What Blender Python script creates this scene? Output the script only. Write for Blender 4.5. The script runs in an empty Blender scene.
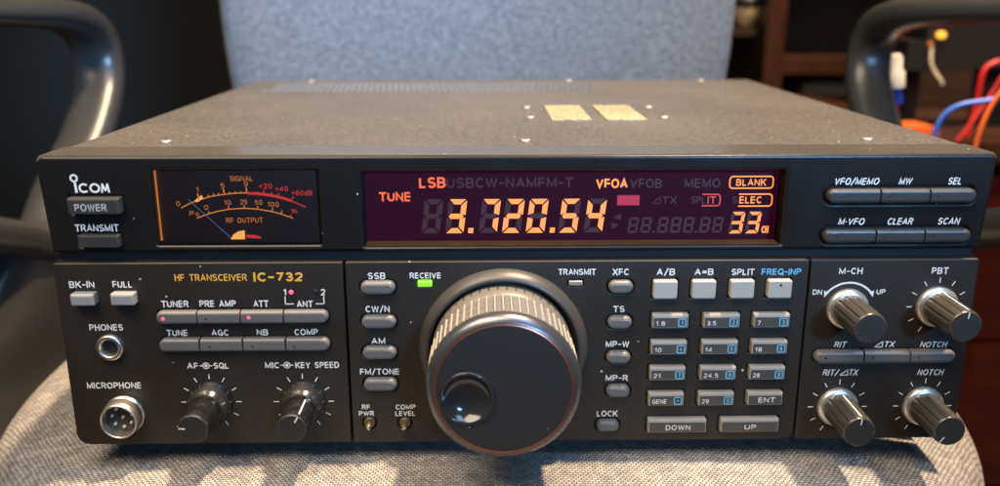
import bpy, bmesh, math, random
from mathutils import Vector, Matrix
random.seed(7)
S = 0.001                      # everything below is in millimetres
PI = math.pi
scn = bpy.context.scene
col = scn.collection

# ------------------------------------------------------------------ materials
def new_mat(name):
    m = bpy.data.materials.new(name); m.use_nodes = True
    return m, m.node_tree.nodes, m.node_tree.links, m.node_tree.nodes['Principled BSDF']

def plain(name, c, rough=.5, metal=0., spec=.5, bump=0., bscale=3000., emit=None, es=0., dust=0., var=0., coat=0., grain=0., gscale=900.):
    m, N, L, b = new_mat(name)
    b.inputs['Base Color'].default_value = (*c, 1)
    b.inputs['Roughness'].default_value = rough
    b.inputs['Metallic'].default_value = metal
    b.inputs['Specular IOR Level'].default_value = spec
    b.inputs['Coat Weight'].default_value = coat
    if emit:
        b.inputs['Emission Color'].default_value = (*emit, 1); b.inputs['Emission Strength'].default_value = es
    tc = N.new('ShaderNodeTexCoord')
    if bump:
        n = N.new('ShaderNodeTexNoise'); n.inputs['Scale'].default_value = bscale; n.inputs['Detail'].default_value = 3
        bp = N.new('ShaderNodeBump'); bp.inputs['Strength'].default_value = bump; bp.inputs['Distance'].default_value = .0003 if bump < .9 else .0009
        L.new(tc.outputs['Object'], n.inputs['Vector']); L.new(n.outputs['Fac'], bp.inputs['Height'])
        L.new(bp.outputs['Normal'], b.inputs['Normal'])
    last = None
    if var:
        n2 = N.new('ShaderNodeTexNoise'); n2.inputs['Scale'].default_value = 35; n2.inputs['Detail'].default_value = 6
        L.new(tc.outputs['Object'], n2.inputs['Vector'])
        r = N.new('ShaderNodeMapRange'); r.inputs['From Min'].default_value = .3; r.inputs['From Max'].default_value = .7
        r.inputs['To Min'].default_value = rough - var; r.inputs['To Max'].default_value = rough + var
        L.new(n2.outputs['Fac'], r.inputs['Value']); L.new(r.outputs['Result'], b.inputs['Roughness'])
    if dust:
        v = N.new('ShaderNodeTexVoronoi'); v.inputs['Scale'].default_value = 230; v.inputs['Randomness'].default_value = 1
        L.new(tc.outputs['Object'], v.inputs['Vector'])
        # keep only some cells, as small specks of varied size
        sep = N.new('ShaderNodeSeparateColor'); L.new(v.outputs['Color'], sep.inputs['Color'])
        th = N.new('ShaderNodeMapRange'); th.inputs['From Min'].default_value = 1 - dust; th.inputs['From Max'].default_value = 1
        th.inputs['To Min'].default_value = 0; th.inputs['To Max'].default_value = .12
        L.new(sep.outputs[0], th.inputs['Value'])
        lt = N.new('ShaderNodeMath'); lt.operation = 'LESS_THAN'
        L.new(v.outputs['Distance'], lt.inputs[0]); L.new(th.outputs['Result'], lt.inputs[1])
        mx = N.new('ShaderNodeMix'); mx.data_type = 'RGBA'
        mx.inputs[6].default_value = (*c, 1); mx.inputs[7].default_value = (.42, .39, .34, 1)
        L.new(lt.outputs[0], mx.inputs[0]); L.new(mx.outputs[2], b.inputs['Base Color']); last = mx
    if grain:
        g = N.new('ShaderNodeTexNoise'); g.inputs['Scale'].default_value = gscale; g.inputs['Detail'].default_value = 4; g.inputs['Roughness'].default_value = .7
        L.new(tc.outputs['Object'], g.inputs['Vector'])
        g2 = N.new('ShaderNodeTexNoise'); g2.inputs['Scale'].default_value = 14; g2.inputs['Detail'].default_value = 5
        L.new(tc.outputs['Object'], g2.inputs['Vector'])
        ad = N.new('ShaderNodeMath'); ad.operation = 'MULTIPLY_ADD'; ad.inputs[1].default_value = .35; L.new(g2.outputs['Fac'], ad.inputs[0]); L.new(g.outputs['Fac'], ad.inputs[2])
        r = N.new('ShaderNodeMapRange'); r.inputs['From Min'].default_value = .42; r.inputs['From Max'].default_value = .92
        r.inputs['To Min'].default_value = 1 - grain; r.inputs['To Max'].default_value = 1 + grain; L.new(ad.outputs[0], r.inputs['Value'])
        mg = N.new('ShaderNodeMix'); mg.data_type = 'RGBA'; mg.blend_type = 'MULTIPLY'; mg.inputs[0].default_value = 1
        mg.inputs[6].default_value = (*c, 1); L.new(r.outputs['Result'], mg.inputs[7])
        if last: L.new(last.outputs[2], mg.inputs[6])
        L.new(mg.outputs[2], b.inputs['Base Color'])
    return m

def emis(name, c, s, base=None):
    return plain(name, base or tuple(x * .3 for x in c), .5, emit=c, es=s)

def fabric(name, pitch, c1, c2, c3, axes, bump=1.0, fleck=.85):
    """heathered plain-weave cloth: threads over and under, each thread piece its own shade"""
    m, N, L, b = new_mat(name)
    b.inputs['Roughness'].default_value = .9; b.inputs['Specular IOR Level'].default_value = .15
    b.inputs['Sheen Weight'].default_value = .08
    tc = N.new('ShaderNodeTexCoord'); mp = N.new('ShaderNodeMapping')
    L.new(tc.outputs['Object'], mp.inputs['Vector'])
    mp.inputs['Scale'].default_value = (1, 1, 1)
    if axes == 'xz': mp.inputs['Rotation'].default_value = (-PI / 2, 0, 0); mp.inputs['Scale'].default_value = (1, .45, 1)
    wob = N.new('ShaderNodeTexNoise'); wob.inputs['Scale'].default_value = 90; wob.inputs['Detail'].default_value = 2
    L.new(mp.outputs['Vector'], wob.inputs['Vector'])
    sub = N.new('ShaderNodeVectorMath'); sub.operation = 'MULTIPLY_ADD'
    sub.inputs[1].default_value = (pitch * 1.1,) * 3
    L.new(wob.outputs['Color'], sub.inputs[0]); L.new(mp.outputs['Vector'], sub.inputs[2])
    br = N.new('ShaderNodeTexBrick'); br.offset = .5; br.squash = 1
    br.inputs['Scale'].default_value = 1
    br.inputs['Brick Width'].default_value = pitch * 1.25; br.inputs['Row Height'].default_value = pitch * .8
    br.inputs['Mortar Size'].default_value = pitch * .17; br.inputs['Mortar Smooth'].default_value = 1
    br.inputs['Color1'].default_value = (*c1, 1); br.inputs['Color2'].default_value = (*c2, 1); br.inputs['Mortar'].default_value = (*c3, 1)
    L.new(sub.outputs[0], br.inputs['Vector'])
    # heather flecks
    n = N.new('ShaderNodeTexNoise'); n.inputs['Scale'].default_value = (.32 if axes == 'xy' else .5) / pitch; n.inputs['Detail'].default_value = 5; n.inputs['Roughness'].default_value = .75
    L.new(sub.outputs[0], n.inputs['Vector'])
    r = N.new('ShaderNodeValToRGB'); r.color_ramp.elements[0].position = .36; r.color_ramp.elements[0].color = (.5, .5, .53, 1)
    r.color_ramp.elements[1].position = .6; r.color_ramp.elements[1].color = (1.1, 1.1, 1.1, 1)
    L.new(n.outputs['Fac'], r.inputs['Fac'])
    mul = N.new('ShaderNodeMix'); mul.data_type = 'RGBA'; mul.blend_type = 'MULTIPLY'; mul.inputs[0].default_value = fleck
    L.new(br.outputs['Color'], mul.inputs[6]); L.new(r.outputs['Color'], mul.inputs[7])
    L.new(mul.outputs[2], b.inputs['Base Color'])
    h = N.new('ShaderNodeMath'); h.operation = 'SUBTRACT'; h.inputs[0].default_value = 1
    L.new(br.outputs['Fac'], h.inputs[1])
    ad = N.new('ShaderNodeMath'); ad.operation = 'MULTIPLY_ADD'; ad.inputs[1].default_value = .5
    L.new(n.outputs['Fac'], ad.inputs[0]); L.new(h.outputs[0], ad.inputs[2])
    bp = N.new('ShaderNodeBump'); bp.inputs['Strength'].default_value = bump; bp.inputs['Distance'].default_value = pitch * .45
    L.new(ad.outputs[0], bp.inputs['Height']); L.new(bp.outputs['Normal'], b.inputs['Normal'])
    return m

def wood(name, c1, c2, rough=.45, sc=(2, 2, 30)):
    m, N, L, b = new_mat(name); b.inputs['Roughness'].default_value = rough
    tc = N.new('ShaderNodeTexCoord'); mp = N.new('ShaderNodeMapping'); mp.inputs['Scale'].default_value = sc
    n = N.new('ShaderNodeTexNoise'); n.inputs['Scale'].default_value = 4; n.inputs['Detail'].default_value = 6; n.inputs['Distortion'].default_value = .6
    r = N.new('ShaderNodeValToRGB'); r.color_ramp.elements[0].position = .35; r.color_ramp.elements[0].color = (*c1, 1)
    r.color_ramp.elements[1].position = .7; r.color_ramp.elements[1].color = (*c2, 1)
    L.new(tc.outputs['Object'], mp.inputs['Vector']); L.new(mp.outputs['Vector'], n.inputs['Vector'])
    L.new(n.outputs['Fac'], r.inputs['Fac']); L.new(r.outputs['Color'], b.inputs['Base Color'])
    return m

def glass_pane(name, tint=(1, 1, 1), rough=.04):
    m = bpy.data.materials.new(name); m.use_nodes = True
    N, L = m.node_tree.nodes, m.node_tree.links
    N.clear()
    o = N.new('ShaderNodeOutputMaterial'); mx = N.new('ShaderNodeMixShader')
    t = N.new('ShaderNodeBsdfTransparent'); t.inputs['Color'].default_value = (*tint, 1)
    g = N.new('ShaderNodeBsdfGlossy'); g.inputs['Roughness'].default_value = rough; g.inputs['Color'].default_value = (1, 1, 1, 1)
    f = N.new('ShaderNodeFresnel'); f.inputs['IOR'].default_value = 1.45
    L.new(f.outputs[0], mx.inputs[0]); L.new(t.outputs[0], mx.inputs[1]); L.new(g.outputs[0], mx.inputs[2]); L.new(mx.outputs[0], o.inputs['Surface'])
    return m

M = {}
M['panel'] = plain('panel_plastic', (.0185, .0145, .0112), .42, spec=.45, bump=.25, bscale=2600, dust=.10, var=.07)
M['bezel'] = plain('bezel_plastic', (.011, .0098, .0095), .25, spec=.32, bump=.05, bscale=2600, dust=.14, var=.06)
M['black'] = plain('black_void', (.004, .004, .004), .7)
M['cover'] = plain('textured_paint', (.073, .067, .060), .44, bump=1.0, bscale=900, dust=.45, grain=.6, gscale=620)
M['pin'] = plain('pin_metal', (.75, .72, .66), .3)
M['trim'] = plain('smooth_trim', (.072, .066, .059), .24, bump=.04, bscale=2000, dust=.2, grain=.3, gscale=900)
M['white'] = plain('white_print', (.68, .67, .64), .6)
M['grey_print'] = plain('grey_print', (.36, .36, .35), .6)
M['vent_wall'] = plain('slot_edge_reflection', (.26, .27, .28), .45)  # light grey puts the reflections on the slot edges into the colour
M['amber'] = plain('amber_print', (.72, .36, .045), .6)
M['blue'] = plain('blue_print', (.13, .42, .62), .6)
M['grey_btn'] = plain('grey_button', (.105, .10, .096), .42, bump=.1, bscale=2500)
M['dark_btn'] = plain('dark_button', (.034, .0325, .031), .36, bump=.1, bscale=2500)
M['silver_btn'] = plain('silver_button', (.23, .235, .235), .38)
M['key_btn'] = plain('key_button', (.23, .215, .19), .45, bump=.1, bscale=2500)
M['key_face'] = plain('key_face', (.058, .053, .047), .42, bump=.1, bscale=2500)
M['pale_btn'] = plain('pale_button', (.34, .32, .285), .5, bump=.1, bscale=2500)
M['rubber'] = plain('rubber', (.020, .019, .018), .6)
M['grip'] = plain('grip_rubber', (.135, .131, .122), .40, bump=.2, bscale=1500)
M['groove'] = plain('grip_ridge', (.33, .318, .295), .33)
M['skirt'] = plain('dial_skirt', (.115, .105, .088), .38)
M['knob'] = plain('knob_black', (.040, .037, .033), .27, bump=.08, bscale=2000)
M['knob_face'] = plain('knob_face', (.020, .019, .019), .5, bump=.15, bscale=3000)
M['smoke'] = plain('smoked_metal', (.15, .145, .14), .16, metal=.95)
M['screw'] = plain('screw_metal', (.30, .28, .25), .5, metal=.8, bump=.2, bscale=1500)
M['silver'] = plain('silver_skirt', (.24, .235, .23), .14, metal=.95)
M['chrome'] = plain('chrome', (.72, .70, .66), .3, metal=.85)
M['nickel'] = plain('nickel', (.68, .65, .60), .38, metal=1, bump=.1, bscale=900)
M['dial_lip'] = plain('dial_lip', (.12, .128, .145), .27, metal=.75)
M['dial_face'] = plain('dial_face', (.022, .0215, .0225), .4, bump=.25, bscale=2000, dust=.16)
M['copper'] = plain('copper_line', (.30, .13, .09), .3, metal=.8)
M['dish'] = plain('dish_gloss', (.03, .03, .032), .16, coat=.4, metal=.3)
M['flange'] = plain('flange_plastic', (.04, .037, .034), .4)
M['socket'] = plain('socket_plastic', (.05, .044, .034), .35)
M['felt'] = plain('felt', (.27, .215, .125), .95, bump=1, bscale=1500, grain=.95, gscale=420)
M['brass'] = plain('trimmer_brass', (.17, .13, .075), .38, metal=.7)
M['glass'] = glass_pane('window_glass', (.95, .93, .95))
M['meter_back'] = emis('meter_back', (.9, .25, .06), .008, (.009, .006, .005))
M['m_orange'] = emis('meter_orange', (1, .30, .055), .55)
M['m_dim'] = emis('meter_orange_dim', (1, .28, .05), .38)
M['m_bright'] = emis('meter_orange_bright', (1, .42, .09), .95)
M['m_red'] = emis('meter_red', (1, .05, .045), .48)
M['needle'] = plain('needle_white', (.17, .19, .24), .5, emit=(.4, .5, .7), es=.03)
M['disp_back'] = emis('display_back', (.50, .042, .22), .047, (.012, .006, .009))
M['disp_back'].node_tree.nodes['Principled BSDF'].inputs['Specular IOR Level'].default_value = .05
M['ledge_glow'] = emis('display_ledge_glow', (.75, .38, .14), .10, (.05, .034, .024))  # emission stands in for display light spilling onto the ledge
M['d_digit'] = emis('display_digit', (1, .31, .075), 1.45)
M['d_lsb'] = emis('display_red_orange', (1, .155, .055), 1.05)
M['d_yel'] = emis('display_amber', (1, .33, .08), 1.25)
M['d_red'] = emis('display_red', (1, .11, .10), .62)
M['d_crim'] = emis('display_crimson', (.62, .03, .075), .75)
M['d_ghost'] = emis('display_ghost', (.45, .15, .18), .10, (.018, .009, .01))
M['led_g'] = emis('led_green', (.22, 1, .03), 1.5)
M['led_r'] = emis('led_red', (1, .09, .2), 1.7)
M['led_off'] = plain('led_off', (.22, .20, .17), .35)
M['seat'] = fabric('seat_cloth', .00155, (.44, .415, .385), (.31, .295, .28), (.12, .115, .115), 'xy', 1.0, .75)
M['backcloth'] = fabric('backrest_cloth', .0018, (.215, .217, .22), (.145, .15, .155), (.075, .08, .085), 'xz', 1.0, .75)
M['arm'] = plain('arm_plastic', (.028, .0275, .027), .34, bump=.15, bscale=900, var=.05)
M['wood_d'] = wood('dark_wood', (.014, .007, .004), (.032, .015, .008))
M['wood_m'] = wood('mahogany', (.020, .006, .003), (.042, .0125, .0055), .4, (12, 2, 2))
M['wood_r'] = wood('red_wood', (.024, .0026, .0016), (.046, .005, .003), .35, (3, 3, 14))
M['wall'] = plain('dark_wall', (.012, .011, .008), .9, bump=.2, bscale=60)
M['floor'] = wood('floor_boards', (.02, .013, .009), (.04, .026, .018), .5, (1, 12, 1))
M['w_red'] = plain('wire_red', (.42, .014, .012), .4)
M['w_blue'] = plain('wire_blue', (.04, .13, .55), .38)
M['w_orange'] = plain('wire_orange', (.62, .11, .02), .4)
M['w_white'] = plain('plug_white', (.55, .49, .36), .45)
M['w_dblue'] = plain('plug_blue', (.015, .03, .26), .4)
M['gear'] = plain('gear_black', (.012, .011, .011), .4)
M['lamp_y'] = emis('lamp_yellow', (1, .48, .05), 1.6)
M['lamp_o'] = emis('lamp_orange', (1, .28, .04), .35)
M['cream'] = plain('cream_glaze', (.9, .66, .34), .4)
M['paper'] = plain('grey_paper', (.10, .085, .085), .7)

# ------------------------------------------------------------------ mesh helpers
class MB:
    """collects shapes (mm) and links them as ONE mesh object"""
    def __init__(s): s.v, s.f, s.mi, s.sm, s.mats = [], [], [], [], []
    def m(s, key):
        if key not in s.mats: s.mats.append(key)
        return s.mats.index(key)
    def add(s, vs, fs, mat, smooth=False):
        o = len(s.v); s.v += [tuple(v) for v in vs]; k = s.m(mat)
        for f in fs:
            s.f.append([i + o for i in f]); s.mi.append(k); s.sm.append(smooth)
        return s
    def loft(s, rings, mat, smooth=False, c0=True, c1=True, capmat=None):
        n = len(rings[0]); vs = [p for r in rings for p in r]; fs = []
        for k in range(len(rings) - 1):
            for i in range(n):
                j = (i + 1) % n; fs.append([k * n + i, k * n + j, (k + 1) * n + j, (k + 1) * n + i])
        s.add(vs, fs, mat, smooth)
        if c0: s.add(rings[0], [list(range(n))[::-1]], mat)
        if c1: s.add(rings[-1], [list(range(n))], capmat or mat)
        return s
    def box(s, x0, x1, y0, y1, z0, z1, mat):
        v = [(x0, y0, z0), (x1, y0, z0), (x1, y1, z0), (x0, y1, z0), (x0, y0, z1), (x1, y0, z1), (x1, y1, z1), (x0, y1, z1)]
        return s.add(v, [[0, 3, 2, 1], [4, 5, 6, 7], [0, 1, 5, 4], [1, 2, 6, 5], [2, 3, 7, 6], [3, 0, 4, 7]], mat)
    def lathe(s, prof, cx, cz, mat, n=48, smooth=True, c0=True, c1=True, capmat=None, fn=None):
        """profile (radius, y) from the panel outward (y falling), about an axis along y"""
        rings = []
        for r, y in prof:
            ring = []
            for i in range(n):
                a = 2 * PI * i / n; rr_ = r if fn is None else r * fn(a, y)
                ring.append((cx + rr_ * math.cos(a), y, cz + rr_ * math.sin(a)))
            rings.append(ring)
        return s.loft(rings, mat, smooth, c0, c1, capmat)
    def poly(s, pts, y, mat):
        return s.add([(x, y, z) for x, z in pts], [list(range(len(pts)))], mat)
    def strip(s, p, q, w, y, mat):
        dx, dz = q[0] - p[0], q[1] - p[1]; l = math.hypot(dx, dz) or 1; nx, nz = -dz / l * w / 2, dx / l * w / 2
        return s.poly([(p[0] - nx, p[1] - nz), (q[0] - nx, q[1] - nz), (q[0] + nx, q[1] + nz), (p[0] + nx, p[1] + nz)], y, mat)
    def line(s, pts, w, y, mat):
        for a, b in zip(pts, pts[1:]): s.strip(a, b, w, y, mat)
        return s
    def build(s, name, parent=None, at=(0, 0, 0)):
        me = bpy.data.meshes.new(name)
        me.from_pydata([((x - at[0]) * S, (y - at[1]) * S, (z - at[2]) * S) for x, y, z in s.v], [], s.f)
        for k in s.mats: me.materials.append(M[k])
        me.polygons.foreach_set('material_index', s.mi); me.polygons.foreach_set('use_smooth', s.sm); me.update()
        o = bpy.data.objects.new(name, me); col.objects.link(o)
        if parent: o.parent = parent
        if any(at): o.location = tuple(a * S for a in at)
        return o

def rr(x0, x1, z0, z1, r, n=5):
    """rounded rectangle, counter-clockwise seen from the front; r one radius or (bl, br, tr, tl)"""
    R = r if isinstance(r, tuple) else (r,) * 4
    out = []
    for (cx, cz, a0, q) in ((x0 + R[0], z0 + R[0], PI, R[0]), (x1 - R[1], z0 + R[1], 1.5 * PI, R[1]), (x1 - R[2], z1 - R[2], 0, R[2]), (x0 + R[3], z1 - R[3], .5 * PI, R[3])):
        for i in range(n + 1):
            a = a0 + .5 * PI * i / n; out.append((cx + q * math.cos(a), cz + q * math.sin(a)))
    return out

def circ(cx, cz, r, n=40): return [(cx + r * math.cos(2 * PI * i / n), cz + r * math.sin(2 * PI * i / n)) for i in range(n)]

def eval_curve(cu):
    o = bpy.data.objects.new('tmp', cu); col.objects.link(o)
    dg = bpy.context.evaluated_depsgraph_get(); ev = o.evaluated_get(dg); me = ev.to_mesh()
    vs = [tuple(v.co) for v in me.vertices]; fs = [list(p.vertices) for p in me.polygons]
    ev.to_mesh_clear(); bpy.data.objects.remove(o); bpy.data.curves.remove(cu)
    return vs, fs

def plate(mb, outline, holes, depth, mat, bevel=.4, front=0., mapping='front'):
    """a flat plate with real holes; its front (or top) face at `front`, going `depth` back"""
    cu = bpy.data.curves.new('plate', 'CURVE'); cu.dimensions = '2D'; cu.fill_mode = 'BOTH'
    cu.extrude = depth / 2 - bevel; cu.bevel_depth = bevel; cu.bevel_resolution = 4; cu.offset = -bevel
    for pts in [outline] + list(holes):
        sp = cu.splines.new('POLY'); sp.points.add(len(pts) - 1); sp.use_cyclic_u = True
        for p, (x, z) in zip(sp.points, pts): p.co = (x, z, 0, 1)
    vs, fs = eval_curve(cu)
    if mapping == 'front': vs = [(x, front + depth / 2 - z, y) for x, y, z in vs]
    else: vs = [(x, y, front - depth / 2 + z) for x, y, z in vs]
    mb.add(vs, fs, mat)

def _arc(cx, cy, rx, ry, a0, a1, n=7):
    return [(cx + rx * math.cos(math.radians(a0 + (a1 - a0) * i / n)), cy + ry * math.sin(math.radians(a0 + (a1 - a0) * i / n))) for i in range(n + 1)]
def _glyphs():
    G = {}
    A = _arc
    G['A'] = (.86, [[(0, 0), (.43, 1), (.86, 0)], [(.16, .33), (.70, .33)]])
    G['B'] = (.74, [[(.40, .52), (0, .52), (0, 1), (.42, 1)] + A(.46, .76, .24, .24, 90, -90)[1:] + [(.40, .52)], [(0, .52), (0, 0), (.44, 0)] + A(.47, .26, .27, .26, -90, 90)[1:]])
    G['C'] = (.78, [A(.44, .5, .42, .5, 42, 318, 14)])
    G['D'] = (.80, [[(0, 0), (0, 1), (.36, 1)] + A(.38, .5, .42, .5, 90, -90, 10) + [(.36, 0), (0, 0)]])
    G['E'] = (.66, [[(.66, 1), (0, 1), (0, 0), (.66, 0)], [(0, .52), (.60, .52)]])
    G['F'] = (.62, [[(.62, 1), (0, 1), (0, 0)], [(0, .50), (.56, .50)]])
    G['G'] = (.88, [A(.44, .5, .42, .5, 42, 335, 14) + [(.86, .46), (.50, .46)], [(.86, .46), (.86, 0)]])
    G['H'] = (.76, [[(0, 0), (0, 1)], [(.76, 0), (.76, 1)], [(0, .52), (.76, .52)]])
    G['I'] = (.0, [[(0, 0), (0, 1)]])
    G['J'] = (.56, [[(.56, 1), (.56, .26)] + A(.28, .26, .28, .26, 0, -180)])
    G['K'] = (.78, [[(0, 0), (0, 1)], [(.74, 1), (.05, .40)], [(.28, .60), (.78, 0)]])
    G['L'] = (.60, [[(0, 1), (0, 0), (.60, 0)]])
    G['M'] = (.96, [[(0, 0), (0, 1), (.48, .12), (.96, 1), (.96, 0)]])
    G['N'] = (.78, [[(0, 0), (0, 1), (.78, 0), (.78, 1)]])
    G['O'] = (.92, [A(.46, .5, .46, .5, 0, 360, 22)])
    G['P'] = (.70, [[(0, 0), (0, 1), (.42, 1)] + A(.44, .74, .26, .26, 90, -90) + [(.42, .48), (0, .48)]])
    G['Q'] = (.92, [A(.46, .5, .46, .5, 0, 360, 22), [(.56, .26), (.94, -.06)]])
    G['R'] = (.76, [[(0, 0), (0, 1), (.44, 1)] + A(.46, .75, .26, .25, 90, -90) + [(.44, .5), (0, .5)], [(.42, .5), (.74, 0)]])
    G['S'] = (.72, [A(.36, .74, .34, .26, 25, 180) + A(.36, .74, .34, .24, 180, 262, 4)[1:] + A(.37, .26, .35, .25, 82, 0, 4) + A(.37, .26, .35, .26, 0, -158)[1:]])
    G['T'] = (.76, [[(0, 1), (.76, 1)], [(.38, 1), (.38, 0)]])
    G['U'] = (.76, [[(0, 1), (0, .34)] + A(.38, .34, .38, .34, 180, 360, 10) + [(.76, 1)]])
    G['V'] = (.84, [[(0, 1), (.42, 0), (.84, 1)]])
    G['W'] = (1.2, [[(0, 1), (.30, 0), (.60, .95), (.90, 0), (1.2, 1)]])
    G['X'] = (.80, [[(0, 1), (.80, 0)], [(.80, 1), (0, 0)]])
    G['Y'] = (.82, [[(0, 1), (.41, .46), (.82, 1)], [(.41, .46), (.41, 0)]])
    G['Z'] = (.72, [[(0, 1), (.72, 1), (0, 0), (.72, 0)]])
    G['0'] = (.62, [A(.31, .5, .31, .5, 0, 360, 20)])
    G['1'] = (.26, [[(0, .78), (.26, 1), (.26, 0)]])
    G['2'] = (.64, [A(.32, .70, .31, .30, 170, -30, 8) + [(.0, 0), (.64, 0)]])
    G['3'] = (.64, [A(.31, .75, .29, .25, 160, -80, 8) + [(.25, .52)], [(.30, .52)] + A(.32, .26, .31, .26, 85, -160, 8)])
    G['4'] = (.70, [[(.52, 0), (.52, 1), (0, .28), (.70, .28)]])
    G['5'] = (.64, [[(.58, 1), (.10, 1), (.04, .52)] + A(.31, .32, .32, .32, 108, -145, 9)])
    G['6'] = (.64, [A(.32, .32, .31, .32, 0, 360, 16), [(.02, .40)] + A(.36, .62, .34, .38, 170, 40, 6)])
    G['7'] = (.62, [[(0, 1), (.62, 1), (.22, 0)]])
    G['8'] = (.64, [A(.32, .76, .27, .24, 0, 360, 16), A(.32, .26, .31, .26, 0, 360, 16)])
    G['9'] = (.64, [A(.32, .68, .31, .32, 0, 360, 16), [(.62, .60)] + A(.28, .38, .34, .38, -10, -140, 6)])
    G['-'] = (.40, [[(0, .46), (.40, .46)]])
    G['='] = (.50, [[(0, .62), (.50, .62)], [(0, .34), (.50, .34)]])
    G['/'] = (.50, [[(0, -.08), (.50, 1.06)]])
    G['+'] = (.56, [[(0, .48), (.56, .48)], [(.28, .2), (.28, .76)]])
    G['.'] = (.02, [[(0, 0), (.02, 0)]])
    G['·'] = (.14, [[(0, .46), (.14, .46)]])
    G['%'] = (.9, [A(.18, .76, .17, .2, 0, 360, 10), A(.72, .22, .17, .2, 0, 360, 10), [(.1, 0), (.8, 1)]])
    G['o'] = (.56, [A(.28, .33, .28, .33, 0, 360, 16)])
    G['d'] = (.56, [A(.28, .33, .28, .33, 0, 360, 16), [(.56, 0), (.56, 1)]])
    return G
GLYPH = _glyphs()
def ribbon(pts, w):
    closed = math.dist(pts[0], pts[-1]) < 1e-6
    if closed: pts = pts[:-1]
    n = len(pts); L_, R_ = [], []
    def nrm(a, b):
        dx, dy = b[0] - a[0], b[1] - a[1]; l = math.hypot(dx, dy) or 1; return (-dy / l, dx / l)
    for i, p in enumerate(pts):
        a = pts[i - 1] if (i or closed) else None; b = pts[(i + 1) % n] if (i < n - 1 or closed) else None
        n1 = nrm(a, p) if a else None; n2 = nrm(p, b) if b else None
        if n1 is None: n1 = n2
        if n2 is None: n2 = n1
        m = (n1[0] + n2[0], n1[1] + n2[1]); l = math.hypot(*m)
        if l < .3: m = n1; k = 1.
        else:
            m = (m[0] / l, m[1] / l); k = 1 / max(.42, m[0] * n1[0] + m[1] * n1[1])
        L_.append((p[0] + m[0] * w / 2 * k, p[1] + m[1] * w / 2 * k)); R_.append((p[0] - m[0] * w / 2 * k, p[1] - m[1] * w / 2 * k))
    fs = []
    for i in range(n if closed else n - 1):
        j = (i + 1) % n; fs.append([n + i, n + j, j, i])
    return L_ + R_, fs
def text(mb, s, x0, x1, z0, z1, mat, y=-.04, bold=.02, shear=0., gap=.40):
    """sans capitals drawn as strokes, fitted to the box; bold raises the stroke weight"""
    H = z1 - z0; w = H * (.138 + bold * 1.6)
    h = H - w
    total = sum((.42 if c == ' ' else GLYPH[c][0]) for c in s) + gap * (len(s) - 1)
    k = (x1 - x0 - w - shear * h) / max(total, .01) if len(s) > 1 or GLYPH[s][0] > .1 else h
    x = x0 + w / 2; lift = 0
    for c in s:
        if c == ' ': x += (.42 + gap) * k; continue
        gw, strokes = GLYPH[c]
        for st in strokes:
            pts = [(x + px * k + shear * pz * h, z0 + w / 2 + pz * h) for px, pz in st]
            if len(pts) == 2:      # straight strokes reach to the full height and width
                a, b = pts; l = math.dist(a, b) or 1; e = w * (.5 if l > w else .25); d = ((b[0] - a[0]) / l * e, (b[1] - a[1]) / l * e)
                pts = [(a[0] - d[0], a[1] - d[1]), (b[0] + d[0], b[1] + d[1])]
            vs, fs = ribbon(pts, w)
            mb.add([(vx, y - lift, vz) for vx, vz in vs], fs, mat); lift += .0025
        x += (gw + gap) * k

def empty(name, label, cat, at=(0, 0, 0), group=None):
    o = bpy.data.objects.new(name, None); col.objects.link(o); o.location = tuple(a * S for a in at)
    o.empty_display_size = .02
    o['label'] = label; o['category'] = cat
    if group: o['group'] = group
    return o

def tag(o, label, cat, group=None):
    o['label'] = label; o['category'] = cat
    if group: o['group'] = group
    return o

def crom(pts, k=8, closed=False):
    n = len(pts); out = []
    P = [Vector(p) for p in pts]
    rng = range(n if closed else n - 1)
    for i in rng:
        g = lambda j: P[j % n] if closed else P[max(0, min(n - 1, j))]
        a, b, c, d = g(i - 1), g(i), g(i + 1), g(i + 2)
        for t in range(k):
            t /= k
            out.append(.5 * ((2 * b) + (c - a) * t + (2 * a - 5 * b + 4 * c - d) * t * t + (3 * b - a - 3 * c + d) * t ** 3))
    if not closed: out.append(P[-1])
    return out

def sweep(mb, path, w, h, mat, n=14, closed=False, side=Vector((1, 0, 0)), power=1.0, caps=True):
    """tube of elliptical section; w along `side`, h across it; w and h may be functions of 0..1"""
    rings = []; m_ = len(path)
    for i, p in enumerate(path):
        a = path[(i - 1) % m_] if (closed or i) else p; b = path[(i + 1) % m_] if (closed or i < m_ - 1) else p
        t = (b - a).normalized(); u = (side - t * side.dot(t)).normalized(); v = t.cross(u)
        W = w(i / m_) if callable(w) else w; H = h(i / m_) if callable(h) else h
        ring = []
        for k in range(n):
            an = 2 * PI * k / n; c, s_ = math.cos(an), math.sin(an)
            c = math.copysign(abs(c) ** power, c); s_ = math.copysign(abs(s_) ** power, s_)
            ring.append(tuple(p + u * (W * c) + v * (H * s_)))
        rings.append(ring)
    if closed: rings.append(rings[0])
    mb.loft(rings, mat, True, not closed and caps, not closed and caps)

# ------------------------------------------------------------------ the transceiver
radio = empty('transceiver', 'black radio transceiver with big tuning dial and lit amber display on grey seat', 'radio', (0, 100, 0))
YOFF = [0.]
def part(mb, name, parent=None, label=None):
    o = mb.build(name, parent or radio)
    if parent is None: o.matrix_parent_inverse = Matrix.Translation(Vector((0, -.1, 0)))
    if parent is None and YOFF[0]: o.location = (0, -YOFF[0] * S, YOFF[0] * .27 * S)
    if label: o['label'] = label
    return o

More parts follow.
